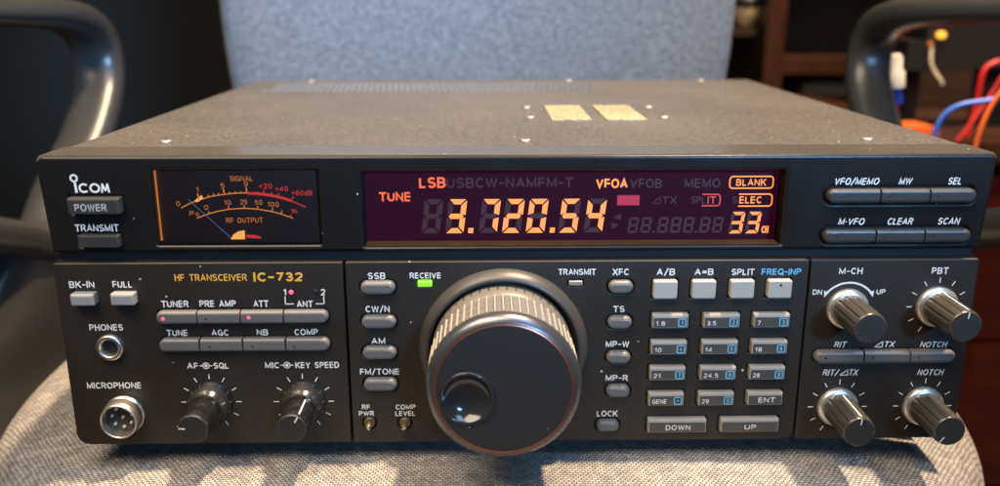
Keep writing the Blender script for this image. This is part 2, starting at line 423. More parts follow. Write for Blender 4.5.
# --- cover with vent slots, screws, felt pads
mb = MB()
VX0, NX, PX, VY0, NY, PY = -145.0, 54, 3.7, 219.0, 3, 19.0      # vent field: staggered slots through the top sheet
VX1, VY1 = VX0 + NX * PX, VY0 + NY * PY
ZT = 109.0
top_v, top_f, vw_v, vw_f = [], [], [], []
def quad(p): 
    o = len(top_v); top_v.extend(p); top_f.append([o, o + 1, o + 2, o + 3])
def flat(x0, x1, y0, y1): quad([(x0, y0, ZT), (x1, y0, ZT), (x1, y1, ZT), (x0, y1, ZT)])
CX, CY0, CY1 = 164.0, 21.4, 296.2
flat(-CX, CX, CY0, VY0); flat(-CX, CX, VY1, CY1); flat(-CX, VX0, VY0, VY1); flat(VX1, CX, VY0, VY1)
for r in range(NY):
    y0, y1 = VY0 + r * PY, VY0 + (r + 1) * PY; off = PX / 2 if r % 2 else 0
    n_ = NX - (1 if off else 0)
    if off: flat(VX0, VX0 + off, y0, y1); flat(VX1 - off, VX1, y0, y1)
    for k in range(n_):
        x0 = VX0 + off + k * PX; x1 = x0 + PX; xm, ym = (x0 + x1) / 2, (y0 + y1) / 2
        outer = [(x0, y0), (xm, y0), (x1, y0), (x1, ym), (x1, y1), (xm, y1), (x0, y1), (x0, ym)]
        inner = [(xm - .95, ym - 5.6), (xm, ym - 7), (xm + .95, ym - 5.6), (xm + 1.15, ym), (xm + .95, ym + 5.6), (xm, ym + 7), (xm - .95, ym + 5.6), (xm - 1.15, ym)]
        for i in range(8):
            j = (i + 1) % 8
            quad([(*outer[i], ZT), (*outer[j], ZT), (*inner[j], ZT), (*inner[i], ZT)])
            vw_v += [(*inner[i], ZT), (*inner[j], ZT), (*inner[j], ZT - 2.5), (*inner[i], ZT - 2.5)]; vw_f.append([len(vw_v) - 4 + q_ for q_ in range(4)])
mb.add(top_v, top_f, 'cover'); mb.add(vw_v, vw_f, 'vent_wall')
def crng(x, y0, y1, z): return [(-x, y0, z), (x, y0, z), (x, y1, z), (-x, y1, z)]
mb.loft([crng(164.6, 20.8, 296.8, .8), crng(164.6, 20.8, 296.8, 108.2), crng(164.4, 21.0, 296.6, 108.75), crng(CX, CY0, CY1, ZT)], 'cover', False, True, False)
mb.box(-162, 162, 22, 295, 104, 105.5, 'black')
cover = part(mb, 'cover')
def screw(x, y, z):
    m_ = MB()
    rings = []
    for r, dz in ((2.5, 0), (2.5, .35), (2.1, .75), (1.2, 1.0)):
        rings.append([(x + r * math.cos(2 * PI * i / 18), y + r * math.sin(2 * PI * i / 18), z + dz) for i in range(18)])
    m_.loft(rings, 'screw', True)
    for a in (.4, .4 + PI / 2):
        c, s_ = math.cos(a), math.sin(a)
        m_.add([(x - c * 1.4 - s_ * .25, y - s_ * 1.4 + c * .25, z + 1.02), (x - c * 1.4 + s_ * .25, y - s_ * 1.4 - c * .25, z + 1.02), (x + c * 1.4 + s_ * .25, y + s_ * 1.4 - c * .25, z + 1.02), (x + c * 1.4 - s_ * .25, y + s_ * 1.4 + c * .25, z + 1.02)], [[0, 1, 2, 3]], 'black')
    o = m_.build('screw', cover)
for x, y in ((-133, 32.5), (3.2, 32), (134.2, 32.5), (8.4, 140), (8.4, 101), (69.4, 140), (69.4, 100), (-127.6, 291), (43, 291), (131, 291)): screw(x, y, 109)
for x0, x1 in ((17.4, 35.2), (41.8, 59.8)):
    m_ = MB(); m_.loft([[(x, y, z) for x, y in rr(x0, x1, 89, 144.5, .6)] for z in (109, 109.6)], 'felt'); m_.build('felt_pad', cover)

# --- upper panel
BZ0, BZ1 = 74.4, 109
METER = (-127.6, -70.2, 77.2, 104.2); DISP = (-55.2, 93.4, 76.2, 103.4)
bars_up = [((107.6, 160.2, 91.9, 96.9), (126.1, 143.5)), ((107.6, 160.2, 77.4, 82.3), (126.1, 143.5))]
POWER = (-156.2, -138.3, 89.3, 95.1); TXB = (-154.6, -140.2, 77.2, 81.7)
mb = MB()
grow = lambda q, g: (q[0] - g, q[1] + g, q[2] - g, q[3] + g)
holes = [rr(*METER, .6), rr(*DISP, .8), rr(*grow(POWER, .35), .5), rr(*grow(TXB, .35), .5)]
for q, _ in bars_up: holes.append(rr(*grow(q, .5), (q[3] - q[2]) / 2 + .4))
plate(mb, [(px * (1 + .012 * (pz - BZ0) / 34.6), pz) for px, pz in rr(-165, 165, BZ0, BZ1, (.8, .8, 2.2, 2.8))], holes, 20, 'bezel', 1.2)
for k in range(6): pass
text(mb, 'TRANSMIT', -156.0, -140.7, 82.5, 85.1, 'white')
for s_, x0, x1, z0, z1 in (('VFO/MEMO', 110.0, 126.2, 98.1, 100.6), ('MW', 132.8, 137.8, 98.1, 100.6), ('SEL', 150.1, 155.5, 98.1, 100.6), ('M·VFO', 112.9, 122.6, 83.6, 86.1), ('CLEAR', 130.4, 139.9, 83.6, 86.1), ('SCAN', 148.4, 156.6, 83.6, 86.1)):
    text(mb, s_, x0, x1, z0, z1, 'white', shear=.22, bold=.012)
bezel = part(mb, 'upper_panel')
mb = MB()
tr = [(166.2, .12, 107.3)] + [(166.2 - .6 * math.sin(t), 1.9 - 1.8 * math.cos(t), 107.45 + 1.8 * math.sin(t)) for t in [PI / 2 * i / 8 for i in range(9)]]
mb.loft([[(-x, y0, z), (x, y0, z), (x, 20.1, z), (-x, 20.1, z)] for x, y0, z in tr], 'trim', True)
part(mb, 'top_trim')
mb = MB()     # dark backing behind the button wells and the gap under the upper panel
mb.box(-163.5, -133, 1.6, 4, 76, 107, 'black'); mb.box(104, 163.5, 1.6, 4, 76, 107, 'black')
mb.box(-164.2, 164.2, 3.2, 19, 70.5, 75.2, 'black')
for x0, x1 in ((-164.2, -63.5), (-61.4, 103.0), (104.9, 164.2)): mb.box(x0, x1, .2, 4, 1.2, 70, 'black')
part(mb, 'inner_chassis')

# logo as a badge of its own
mb = MB()
cx, cz = -154.15, 101.55
ring = [(cx + r * math.cos(a), cz + r * math.sin(a)) for r in (1.45, .78) for a in [2 * PI * i / 28 for i in range(28)]]
mb.add([(x, -.05, z) for x, z in ring], [[i, (i + 1) % 28, 28 + (i + 1) % 28, 28 + i] for i in range(28)], 'white')
mb.strip((-154.0, 100.3), (-153.75, 96.4), .85, -.05, 'white')
def arc_band(cx, cz, r0, r1, a0, a1, n=26, y=-.05, kx=1.):
    vs = []; fs = []
    for i in range(n + 1):
        a = a0 + (a1 - a0) * i / n
        vs += [(cx + kx * r0 * math.cos(a), y, cz + r0 * math.sin(a)), (cx + kx * r1 * math.cos(a), y, cz + r1 * math.sin(a))]
    for i in range(n): fs.append([2 * i, 2 * i + 1, 2 * i + 3, 2 * i + 2])
    return vs, fs
mb.add(*arc_band(-151.1, 98.05, 1.05, 1.72, .75, 2 * PI - .75, kx=1.05), 'white')
mb.add(*arc_band(-147.35, 98.05, 1.05, 1.72, 0, 2 * PI, kx=1.08), 'white')
for a, b in (((-145.0, 96.4), (-144.6, 99.65)), ((-144.6, 99.5), (-143.75, 97.0)), ((-143.75, 97.0), (-142.9, 99.5)), ((-142.9, 99.65), (-142.5, 96.4))): mb.strip(a, b, .62, -.05 - random.random() * .01, 'white')
part(mb, 'maker_logo')

def rect_button(q, mat, proud, r=.35, chamf=.55, back=1.5, capmat=None, topslope=0.):
    m_ = MB(); x0, x1, z0, z1 = q
    rings = [[(x, back, z) for x, z in rr(x0, x1, z0, z1, r, 3)], [(x, -proud + chamf, z) for x, z in rr(x0, x1, z0, z1, r, 3)],
             [(x, -proud + chamf * .3, z) for x, z in rr(x0 + chamf * .3, x1 - chamf * .3, z0 + chamf * .3, z1 - chamf * .3 - topslope * .5, r, 3)],
             [(x, -proud, z) for x, z in rr(x0 + chamf, x1 - chamf, z0 + chamf * .8, z1 - chamf - topslope, r, 3)]]
    m_.loft(rings, mat, False, True, True, capmat)
    return m_

m_ = rect_button(POWER, 'dark_btn', 3.4, .4, .7, 1.5); text(m_, 'POWER', -153.6, -142.6, 90.6, 93.2, 'grey_print', y=-3.44)
part(m_, 'power_button')
m_ = rect_button(TXB, 'dark_btn', 2.6, .4, .6, 1.5); part(m_, 'push_button')

def bar_segments(q, divs, mat, leds=(), dots=(), proud=2.4):
    x0, x1, z0, z1 = q; h = (z1 - z0) / 2; xs = [x0] + list(divs) + [x1]
    for i in range(len(xs) - 1):
        a, b = xs[i] + (.18 if i else 0), xs[i + 1] - (.18 if i < len(xs) - 2 else 0)
        Rl = h * .96 if i == 0 else .25; Rr_ = h * .96 if i == len(xs) - 2 else .25
        m_ = MB(); rings = []
        for y, ins in ((1.5, 0), (-proud + 1.15, 0), (-proud + .55, .22), (-proud + .18, .62), (-proud, 1.15)):
            sl = .0 if i else ins * .8; sr = .0 if i < len(xs) - 2 else ins * .8
            rings.append([(x, y, z) for x, z in rr(a + sl + min(ins, .12), b - sr - min(ins, .12), z0 + ins, z1 - ins, (max(.2, Rl - ins), max(.2, Rr_ - ins), max(.2, Rr_ - ins), max(.2, Rl - ins)), 5)])
        m_.loft(rings, mat, False)
        btn = part(m_, 'push_button')
        for k, key, px, pz in [(t[0], 'led_r', t[1], t[2]) for t in leds] + [(t[0], 'black', t[1], t[2]) for t in dots]:
            if k != i: continue
            d = MB(); r = .62 if key == 'led_r' else .42
            d.lathe([(r, -proud + .3), (r, -proud - .06), (r * .6, -proud - .14)], px, pz, key, 14)
            o = d.build('indicator_lamp', btn)
            if key == 'led_r': o['label'] = 'lit pink-red lamp'
            else: o['label'] = 'unlit dark lamp hole'
for (q, d), zz in zip(bars_up, (94.5, 80.0)): bar_segments(q, d, 'dark_btn', (), [(0, 111.9, zz), (1, 129.1, zz), (2, 146.3, zz)])

# --- meter
mt = MB(); mt.box(METER[0] - 1, METER[1] + 1, 4.0, 4.6, METER[2] - 1, METER[3] + 1, 'meter_back')
meter = part(mt, 'meter')
f = MB(); Y = 3.93
for s_, x0, x1, z0, z1, k in [('SIGNAL', -101.7, -93.7, 99.5, 101.4, 'o'), ('0', -121.3, -119.9, 90.6, 92.4, 'o'), ('1', -113.9, -113.0, 95.5, 97.4, 'o'), ('5', -105.2, -103.7, 97.0, 98.8, 'o'), ('9', -97.0, -95.5, 97.6, 99.4, 'o'),
    ('+20', -91.7, -87.1, 96.8, 98.6, 'r'), ('+40', -86.1, -81.6, 95.8, 97.6, 'r'), ('+60dB', -80.4, -73.2, 94.3, 96.1, 'r'), ('Po', -116.9, -113.6, 87.0, 88.8, 'o'), ('0', -111.6, -110.1, 89.2, 91.0, 'o'),
    ('10', -104.4, -102.0, 90.9, 92.7, 'o'), ('25', -98.7, -96.2, 91.1, 92.9, 'o'), ('50', -93.6, -91.0, 90.9, 92.7, 'o'), ('100', -89.2, -85.2, 90.1, 92.0, 'o'), ('%', -81.0, -78.9, 87.8, 89.4, 'r'), ('RF OUTPUT', -104.2, -91.2, 84.4, 86.3, 'o')]:
    text(f, s_, x0, x1, z0, z1, 'm_dim' if k == 'o' else 'm_red', y=Y, bold=.004)
A1 = [(-119.6, 90.0), (-116.6, 91.5), (-113.7, 92.7), (-108.7, 94.1), (-104.2, 94.8), (-99.8, 95.2), (-96.0, 95.3)]
A1r = [(-95.9, 95.15), (-91.7, 94.95), (-87.3, 94.3), (-83.7, 93.4), (-80.9, 92.4)]
A2 = [(-114.5, 86.2), (-110.1, 87.8), (-106.8, 88.7), (-103.0, 89.4), (-97.4, 89.75), (-92.7, 89.4), (-87.7, 88.5), (-84.1, 87.4), (-80.5, 86.0)]
f.line(A1, .38, Y, 'm_orange'); f.line(A1r, 1.0, Y, 'm_red'); f.line([(-80.9, 92.4), (-78.2, 91.2), (-75.7, 90.0)], .4, Y, 'm_red'); f.line(A2, .4, Y, 'm_orange')
f.poly([(-114.7, 92.6), (-114.1, 91.9), (-111.5, 93.3), (-112.1, 94.6)][::-1], Y - .02, 'm_bright')
tk = [-113.5, 95.2, -113.0, 92.9, -104.3, 96.8, -104.0, 94.7, -96.2, 97.3, -96.2, 95.3, -90.0, 96.3, -90.3, 94.8, -84.8, 95.2, -85.5, 94.0, -79.8, 93.8, -80.9, 92.5, -109.9, 94.7, -109.6, 93.9, -108.0, 95.1, -107.7, 94.3, -106.1, 95.3, -105.9, 94.5, -102.1, 95.7, -102.1, 95.0, -100.2, 95.9, -100.2, 95.1, -98.2, 95.9, -98.2, 95.2, -92.8, 95.8, -93.0, 95.0, -87.4, 95.5, -87.7, 94.5, -103.0, 90.7, -103.0, 89.5, -97.4, 90.9, -97.4, 89.8, -92.7, 90.5, -92.7, 89.5, -87.4, 89.8, -87.8, 88.6, -84.2, 88.8, -84.7, 87.7, -110.2, 88.7, -109.9, 87.8, -81.0, 87.5, -81.6, 86.4]
for i in range(0, len(tk), 4):
    x_ = (tk[i] + tk[i + 2]) / 2; up = tk[i + 1] > 91.9
    f.strip((tk[i], tk[i + 1]), (tk[i + 2], tk[i + 3]), .33 if tk[i + 1] - tk[i + 3] < 1.3 else .45, Y - .03, 'm_red' if (up and x_ > -95.5) or (not up and x_ > -82) else 'm_orange')
f.build('meter_scale', meter).matrix_parent_inverse = Matrix.Identity(4)
f = MB(); f.strip((-116.7, 93.1), (-102.3, 78.5), .34, 3.3, 'needle'); f.build('needle', meter)
f = MB(); f.poly([(-102.9, 78.6), (-97.8, 78.6), (-97.7, 81.9), (-100.0, 81.5), (-101.9, 80.3)], 3.0, 'm_bright')
f.poly([(-97.4, 79.2), (-92.3, 78.8), (-92.1, 79.5), (-94.4, 80.2), (-97.4, 80.3)], 3.0, 'm_red'); f.build('needle_hub', meter)
f = MB(); f.add([(METER[0] + .3, 2.3, 103.6), (METER[0] + .3, 3.9, 103.6), (METER[0] + .3, 3.9, 78.2), (METER[0] + .3, 2.3, 78.2)], [[0, 1, 2, 3]], 'm_orange')  # glowing strip painted where meter light falls on the recess wall
f.build('painted_edge_light', meter)
f = MB(); f.poly([(METER[0] + .05, METER[2] + .05), (METER[1] - .05, METER[2] + .05), (METER[1] - .05, METER[3] - .05), (METER[0] + .05, METER[3] - .05)], .75, 'glass'); f.build('meter_glass', meter)

# --- display
dm = MB(); dm.box(DISP[0] - .5, DISP[1] + .5, 8.0, 9.5, DISP[2] - .5, DISP[3] + .5, 'disp_back')
dm.add([(DISP[0] + .3, 1.0, DISP[2] + .15), (DISP[1] - .3, 1.0, DISP[2] + .15), (DISP[1] - .3, 7.9, DISP[2] + .15), (DISP[0] + .3, 7.9, DISP[2] + .15)], [[0, 1, 2, 3]], 'ledge_glow')
dm.box(DISP[0] + .02, DISP[0] + .12, 1, 8, DISP[2] + .2, DISP[3] - .1, 'black'); dm.box(DISP[1] - .12, DISP[1] - .02, .8, 8, DISP[2] + .2, DISP[3] - .1, 'black')
display = part(dm, 'display')
Y = 7.95
SEGS = {'0': 'abcdef', '2': 'abged', '3': 'abgcd', '4': 'fgbc', '5': 'afgcd', '7': 'abc', '8': 'abcdefg'}
def digit(mb, ch, x0, x1, z0, z1, mat, y=Y, slant=.125, th=.15):
    h = z1 - z0; w = (x1 - x0) - slant * h; t = th * h; g = .035 * h
    hm = h / 2
    def hseg(zc, full=True):
        e = t / 2
        return [(g + .1 * t, zc), (e + g, zc + e), (w - e - g, zc + e), (w - g - .1 * t, zc), (w - e - g, zc - e), (e + g, zc - e)][::-1] if full else None
    def top(): return [(g, h), (w - g, h), (w - t - g * .6, h - t), (t + g * .6, h - t)][::-1]
    def bot(): return [(g, 0), (w - g, 0), (w - t - g * .6, t), (t + g * .6, t)]
    def vseg(x_in, x_out, za, zb, up):
        # outer edge full length, inner edge shortened at the digit corner
        return [(x_out, za), (x_out, zb), (x_in, zb - (t if up else .35 * t)), (x_in, za + (.35 * t if up else t))]
    P = {'a': top(), 'd': bot(), 'g': hseg(hm), 'f': vseg(t, 0, hm + g, h - g, True), 'b': vseg(w - t, w, hm + g, h - g, True), 'e': vseg(t, 0, g, hm - g, False), 'c': vseg(w - t, w, g, hm - g, False)}
    for c in SEGS[ch]:
        pts = [(x0 + x + slant * z, z0 + z) for x, z in P[c]]
        area = sum(pts[i][0] * pts[(i + 1) % len(pts)][1] - pts[(i + 1) % len(pts)][0] * pts[i][1] for i in range(len(pts)))
        mb.poly(pts if area > 0 else pts[::-1], y, mat)
gh = MB()
for x0, x1 in ((-35.4, -27.2), (-26.8, -18.6), (-14.7, -6.5), (-6.2, 2.1), (2.4, 10.7), (14.1, 22.4), (23.4, 31.7)): digit(gh, '8', x0, x1, 79.2, 91.8, 'd_ghost', Y)
for x0 in (39.3, 44.0, 50.1, 54.8, 59.5, 65.4, 70.1): digit(gh, '8', x0, x0 + 4.4, 78.9, 84.8, 'd_ghost', Y)
for x0 in (48.6, 64.0): gh.poly([(x0, 78.9), (x0 + .8, 78.9), (x0 + .8, 79.8), (x0, 79.8)], Y, 'd_ghost')
for x0 in (76.2, 82.2): digit(gh, '8', x0, x0 + 5.9, 78.6, 86.7, 'd_ghost', Y)
for s_, x0, x1, z0, z1 in (('USBCW-NAMFM-T', -26.0, 19.3, 95.9, 99.6), ('VFOB', 39.7, 51.2, 95.6, 99.0), ('MEMO', 59.3, 72.3, 95.6, 99.0), ('S', 76.9, 79.0, 89.8, 92.4), ('SPL', 62.0, 67.4, 89.8, 92.5), ('TX', 51.6, 56.8, 89.8, 92.5)):
    text(gh, s_, x0, x1, z0, z1, 'd_ghost', y=Y)
gh.line([(48.0, 89.9), (50.9, 89.9), (50.9, 92.4), (48.0, 89.9)], .35, Y, 'd_ghost')
gh.poly([(36.9, 84.0), (36.9, 86.2), (34.0, 84.6)][::-1], Y, 'd_ghost'); gh.poly([(34.0, 80.6), (36.2, 82.0), (33.2, 83.0)], Y, 'd_ghost')
gh.build('unlit_segments', display)
for ch, x0, x1 in (('3', -26.8, -18.6), ('7', -14.7, -6.5), ('2', -6.2, 2.1), ('0', 2.4, 10.7), ('5', 14.1, 22.4), ('4', 23.4, 31.7)):
    d = MB(); digit(d, ch, x0, x1, 79.2, 91.8, 'd_digit', Y - .1); d.build('digit', display)
for x0 in (-18.5, 11.1):
    d = MB(); d.poly([(x0, 79.2), (x0 + 1.8, 79.2), (x0 + 2.0, 81.1), (x0 + .2, 81.1)], Y - .1, 'd_digit'); d.build('decimal_point', display)
for x0 in (76.2, 82.2):
    d = MB(); digit(d, '3', x0, x0 + 5.9, 78.6, 86.7, 'd_yel', Y - .1); d.build('channel_digit', display)
for s_, x0, x1, z0, z1, k in (('LSB', -35.8, -26.3, 95.9, 99.9, 'd_lsb'), ('TUNE', -50.2, -38.8, 91.1, 94.5, 'd_lsb'), ('VFOA', 27.5, 38.9, 95.6, 99.1, 'd_yel'), ('CH', 88.3, 90.9, 78.7, 81.4, 'd_yel')):
    d = MB(); text(d, s_, x0, x1, z0, z1, k, y=Y - .1, bold=.036); d.build('lit_word', display)
def frame_line(mb, q, r, w, y, mat, x_from=None):
    pts = rr(*q, r, 4)
    pts = pts + [pts[0]]
    if x_from is None:
        for a, b in zip(pts, pts[1:]): mb.strip(a, b, w, y, mat)
    else:
        for a, b in zip(pts, pts[1:]):
            a, b = sorted((a, b))
            if b[0] <= x_from: continue
            if a[0] < x_from: t = (x_from - a[0]) / (b[0] - a[0]); a = (x_from, a[1] + t * (b[1] - a[1]))
            mb.strip(a, b, w, y, mat)
d = MB(); text(d, 'BLANK', 77.9, 88.7, 96.3, 98.8, 'd_yel', y=Y - .1); frame_line(d, (75.6, 91.2, 95.4, 99.7), 1.1, .5, Y - .1, 'd_yel'); d.build('lit_word', display)
d = MB(); text(d, 'ELEC', 79.5, 87.6, 89.8, 92.4, 'd_yel', y=Y - .1); frame_line(d, (75.9, 91.3, 88.8, 93.2), 1.1, .5, Y - .1, 'd_yel', 79.2); d.build('lit_word', display)
frame_line(gh, (75.9, 91.3, 88.8, 93.2), 1.1, .4, Y, 'd_ghost')
d = MB(); text(d, 'IT', 68.0, 71.0, 89.8, 92.5, 'd_red', y=Y - .1); frame_line(d, (60.9, 72.5, 89.0, 93.2), 1.1, .5, Y - .1, 'd_red', 66.0); d.build('lit_word', display)
d = MB(); d.poly(rr(35.3, 43.4, 89.3, 93.0, .2, 2), Y - .1, 'd_crim'); d.build('lit_block', display)
f = MB(); f.poly([(DISP[0] + .05, DISP[2] + .05), (DISP[1] - .05, DISP[2] + .05), (DISP[1] - .05, DISP[3] - .05), (DISP[0] + .05, DISP[3] - .05)], 1.0, 'glass'); f.build('display_glass', display)

# --- lower panels (a little proud of the upper one)
YOFF[0] = 1.3
ovals = [(-56.8, -44.4, 59.1, 64.0), (-57.0, -44.5, 46.1, 51.0), (-57.1, -44.7, 34.1, 39.0), (-57.2, -44.9, 21.6, 26.5), (31.8, 40.6, 58.9, 63.7), (31.9, 40.7, 45.4, 50.2), (31.9, 40.7, 31.8, 36.5), (32.2, 41.0, 18.3, 23.1), (28.9, 37.5, 4.3, 8.9)]
pales = [(47.8, 56.4, 57.0, 63.8), (61.7, 70.2, 57.0, 63.8), (75.4, 84.0, 57.0, 63.8), (88.9, 97.5, 57.0, 63.8)]
silvers = [(-158.9, -150.6, 56.0, 60.4), (-144.8, -136.5, 56.1, 60.5)]
keys = []
labs = [('1.8', '1'), ('3.5', '2'), ('7', '3'), ('10', '4'), ('14', '5'), ('18', '6'), ('21', '7'), ('24.5', '8'), ('28', '9'), ('GENE', '·'), ('29', '0'), ('ENT', '')]
for k, (a, b) in enumerate(labs):
    r, c = divmod(k, 3); x0, x1 = ((47.9, 61.0), (66.4, 79.6), (84.6, 97.7))[c]; z0 = (45.9, 35.6, 25.4, 15.1)[r]
    keys.append((a, b, (x0, x1, z0, z0 + 5.2)))
keys += [('DOWN', '', (48.1, 70.0, 4.1, 9.6)), ('UP', '', (75.3, 97.1, 4.1, 9.6))]
bars_low = [((-130.1, -68.7, 48.5, 53.3), (-115.4, -100.0, -84.6)), ((-130.1, -68.7, 37.8, 42.7), (-115.4, -99.9, -84.5)), ((108.3, 160.3, 31.6, 36.3), (126.2, 143.3))]

def ticks(mb, cx, cz, angs, r0=9.1, r1=11.1, w=.34):
    for a in angs:
        a = math.radians(a); mb.strip((cx + r1 * math.cos(a), cz + r1 * math.sin(a)), (cx + r0 * math.cos(a), cz + r0 * math.sin(a)), w, -.04, 'white')
ALL = range(-60, 241, 30)
# left panel
JACK = (-148.2, 39.2); MIC = (-146.0, 12.6); AF = (-113.8, 17.2); KEY = (-79.7, 17.1)
mb = MB()
hl = [rr(*grow(q, .25), .5) for q in silvers] + [rr(*grow(q, .45), (q[3] - q[2]) / 2 + .4) for q, _ in bars_low[:2]] + [circ(*JACK, 4.0), circ(*MIC, 6.9)]
plate(mb, rr(-165, -62.9, 0, 70.9, (4.5, .6, .6, 1.0)), hl, 20, 'panel', .55)
for s_, x0, x1, z0, z1, k in [('BK-IN', -160.1, -151.2, 61.8, 64.3, 'white'), ('FULL', -144.8, -137.8, 61.8, 64.3, 'white'), ('PHONES', -155.0, -142.9, 45.5, 48.0, 'white'), ('MICROPHONE', -158.7, -138.8, 22.8, 25.3, 'white'), ('HF TRANSCEIVER', -122.6, -97.0, 64.1, 66.7, 'amber'),
    ('TUNER', -128.3, -118.6, 54.3, 56.8, 'white'), ('PRE AMP', -114.7, -101.7, 54.3, 56.8, 'white'), ('ATT', -95.5, -90.1, 54.2, 56.7, 'white'), ('ANT', -80.0, -74.2, 54.0, 56.5, 'white'), ('1', -84.6, -83.5, 58.5, 60.9, 'white'), ('2', -71.1, -69.5, 58.5, 60.9, 'white'),
    ('TUNE', -127.5, -119.9, 43.3, 45.7, 'white'), ('AGC', -111.4, -105.2, 43.3, 45.7, 'white'), ('NB', -95.1, -91.0, 43.3, 45.7, 'white'), ('COMP', -81.5, -73.0, 43.3, 45.7, 'white'),
    ('AF', -121.4, -117.3, 30.4, 32.8, 'white'), ('SQL', -111.8, -106.2, 30.4, 32.8, 'white'), ('MIC', -93.0, -87.8, 30.4, 32.8, 'white'), ('KEY SPEED', -82.0, -66.0, 30.4, 32.8, 'white')]:
    text(mb, s_, x0, x1, z0, z1, k, bold=.008 if k == 'amber' else .022)
text(mb, 'IC-732', -94.7, -77.2, 63.8, 67.2, 'amber', bold=.045)
mb.line([(-84.0, 58.2), (-84.0, 55.3), (-81.0, 55.3)], .38, -.04, 'white'); mb.line([(-73.2, 55.3), (-70.2, 55.3), (-70.2, 58.2)], .38, -.04, 'white')
for cx in (-114.5, -85.0):
    mb.add(*arc_band(cx, 31.6, .95, 1.3, 0, 2 * PI, y=-.04), 'white'); mb.poly(circ(cx, 31.6, .62, 16), -.04, 'white')
    mb.strip((cx - 2.3, 31.6), (cx - 1.2, 31.6), .36, -.045, 'white'); mb.strip((cx + 1.2, 31.6), (cx + 2.3, 31.6), .36, -.045, 'white')
ticks(mb, *AF, [180, 150, 120, 90, 60, 30, 0, -30, -60, 210, 240]); ticks(mb, *KEY, ALL)
part(mb, 'control_panel')
# centre panel
DC = (-6.3, 37.3); RFP = (-55.7, 8.4); CMP = (-42.6, 8.2)
mb = MB()
hl = [rr(*grow(q, .6), (q[3] - q[2]) / 2 + .55) for q in ovals] + [rr(*grow(q, .5), .7) for q in pales] + [rr(*grow(q[2], .5), .7) for q in keys] + [circ(*DC, 26), circ(*RFP, 2.7, 24), circ(*CMP, 2.7, 24)]
hl += [rr(-36.8, -31.2, 61.4, 64.0, .6), rr(17.2, 23.0, 61.3, 63.8, .6)]
plate(mb, rr(-62.1, 103.7, 0, 70.9, (.8, 4.2, .6, .6)), hl, 20, 'panel', .5)
for s_, x0, x1, z0, z1, k in [('SSB', -54.1, -47.9, 64.4, 66.9, 'white'), ('CW/N', -55.5, -46.8, 51.9, 54.4, 'white'), ('AM', -53.8, -48.8, 39.6, 42.0, 'white'), ('FM/TONE', -58.5, -44.0, 27.6, 30.0, 'white'), ('RF', -58.4, -55.3, 13.6, 15.6, 'white'), ('PWR', -59.6, -54.0, 11.0, 13.0, 'white'), ('COMP', -45.9, -38.5, 13.5, 15.5, 'white'), ('LEVEL', -46.1, -38.6, 10.9, 12.9, 'white'),
    ('RECEIVE', -39.2, -28.1, 64.6, 66.8, 'white'), ('TRANSMIT', 13.8, 27.2, 65.6, 67.9, 'white'), ('XFC', 33.2, 39.1, 65.4, 67.9, 'white'), ('TS', 33.9, 38.0, 51.4, 53.8, 'white'), ('MP-W', 31.6, 40.2, 37.8, 40.2, 'white'), ('MP-R', 32.0, 40.2, 24.4, 26.8, 'white'), ('LOCK', 29.1, 36.9, 10.0, 12.4, 'white'),
    ('A/B', 49.0, 55.6, 65.3, 67.8, 'white'), ('A=B', 62.6, 69.4, 65.3, 67.7, 'white'), ('SPLIT', 75.9, 84.1, 65.2, 67.6, 'white'), ('FREQ-INP', 86.7, 100.9, 65.2, 67.6, 'blue')]:
    text(mb, s_, x0, x1, z0, z1, k)
part(mb, 'control_panel')
# right panel
MCH = (119.0, 52.2); PBT = (151.6, 52.8); RIT = (119.3, 13.3); NOT = (151.4, 13.4)
mb = MB()
plate(mb, rr(104.4, 165, 0, 70.9, (1.2, 3.5, 1.0, .6)), [rr(*grow(bars_low[2][0], .45), 2.7)], 20, 'panel', .55)
for s_, x0, x1, z0, z1 in [('M-CH', 114.6, 123.1, 65.3, 67.7), ('DN', 105.8, 109.2, 57.6, 59.6), ('UP', 129.0, 132.2, 57.6, 59.6), ('PBT', 148.1, 154.1, 65.2, 67.7)]: text(mb, s_, x0, x1, z0, z1, 'white')
for s_, x0, x1, z0, z1 in [('RIT', 115.6, 120.4, 37.1, 39.4), ('TX', 134.0, 138.2, 37.1, 39.4), ('NOTCH', 147.4, 157.6, 36.9, 39.2), ('RIT/', 112.4, 118.7, 26.0, 28.4), ('TX', 122.0, 125.9, 26.0, 28.4), ('NOTCH', 147.8, 157.8, 25.8, 28.2)]: text(mb, s_, x0, x1, z0, z1, 'white', shear=.22, bold=.014)
for x, z in ((130.6, 37.2), (118.9, 26.1)): mb.line([(x, z), (x + 2.9, z), (x + 2.9, z + 2.2), (x, z)], .38, -.045, 'white')
mb.add(*arc_band(MCH[0], MCH[1] - .4, 9.95, 10.65, math.radians(40), math.radians(140), y=-.04), 'white')
for sg in (1, -1):
    a = math.radians(90 - sg * 54); px, pz = MCH[0] + 10.3 * math.cos(a), MCH[1] - .4 + 10.3 * math.sin(a)
    tri = [(px + sg * .5, pz - 1.3), (px + sg * .75, pz + 1.3), (px - sg * 1.0, pz + .55)]
    mb.poly(tri if sg > 0 else tri[::-1], -.05, 'white')
for c in (PBT, RIT, NOT): ticks(mb, *c, [180, 150, 120, 90, 60, 30, 0, 210, 240, -30, -60])
part(mb, 'control_panel')

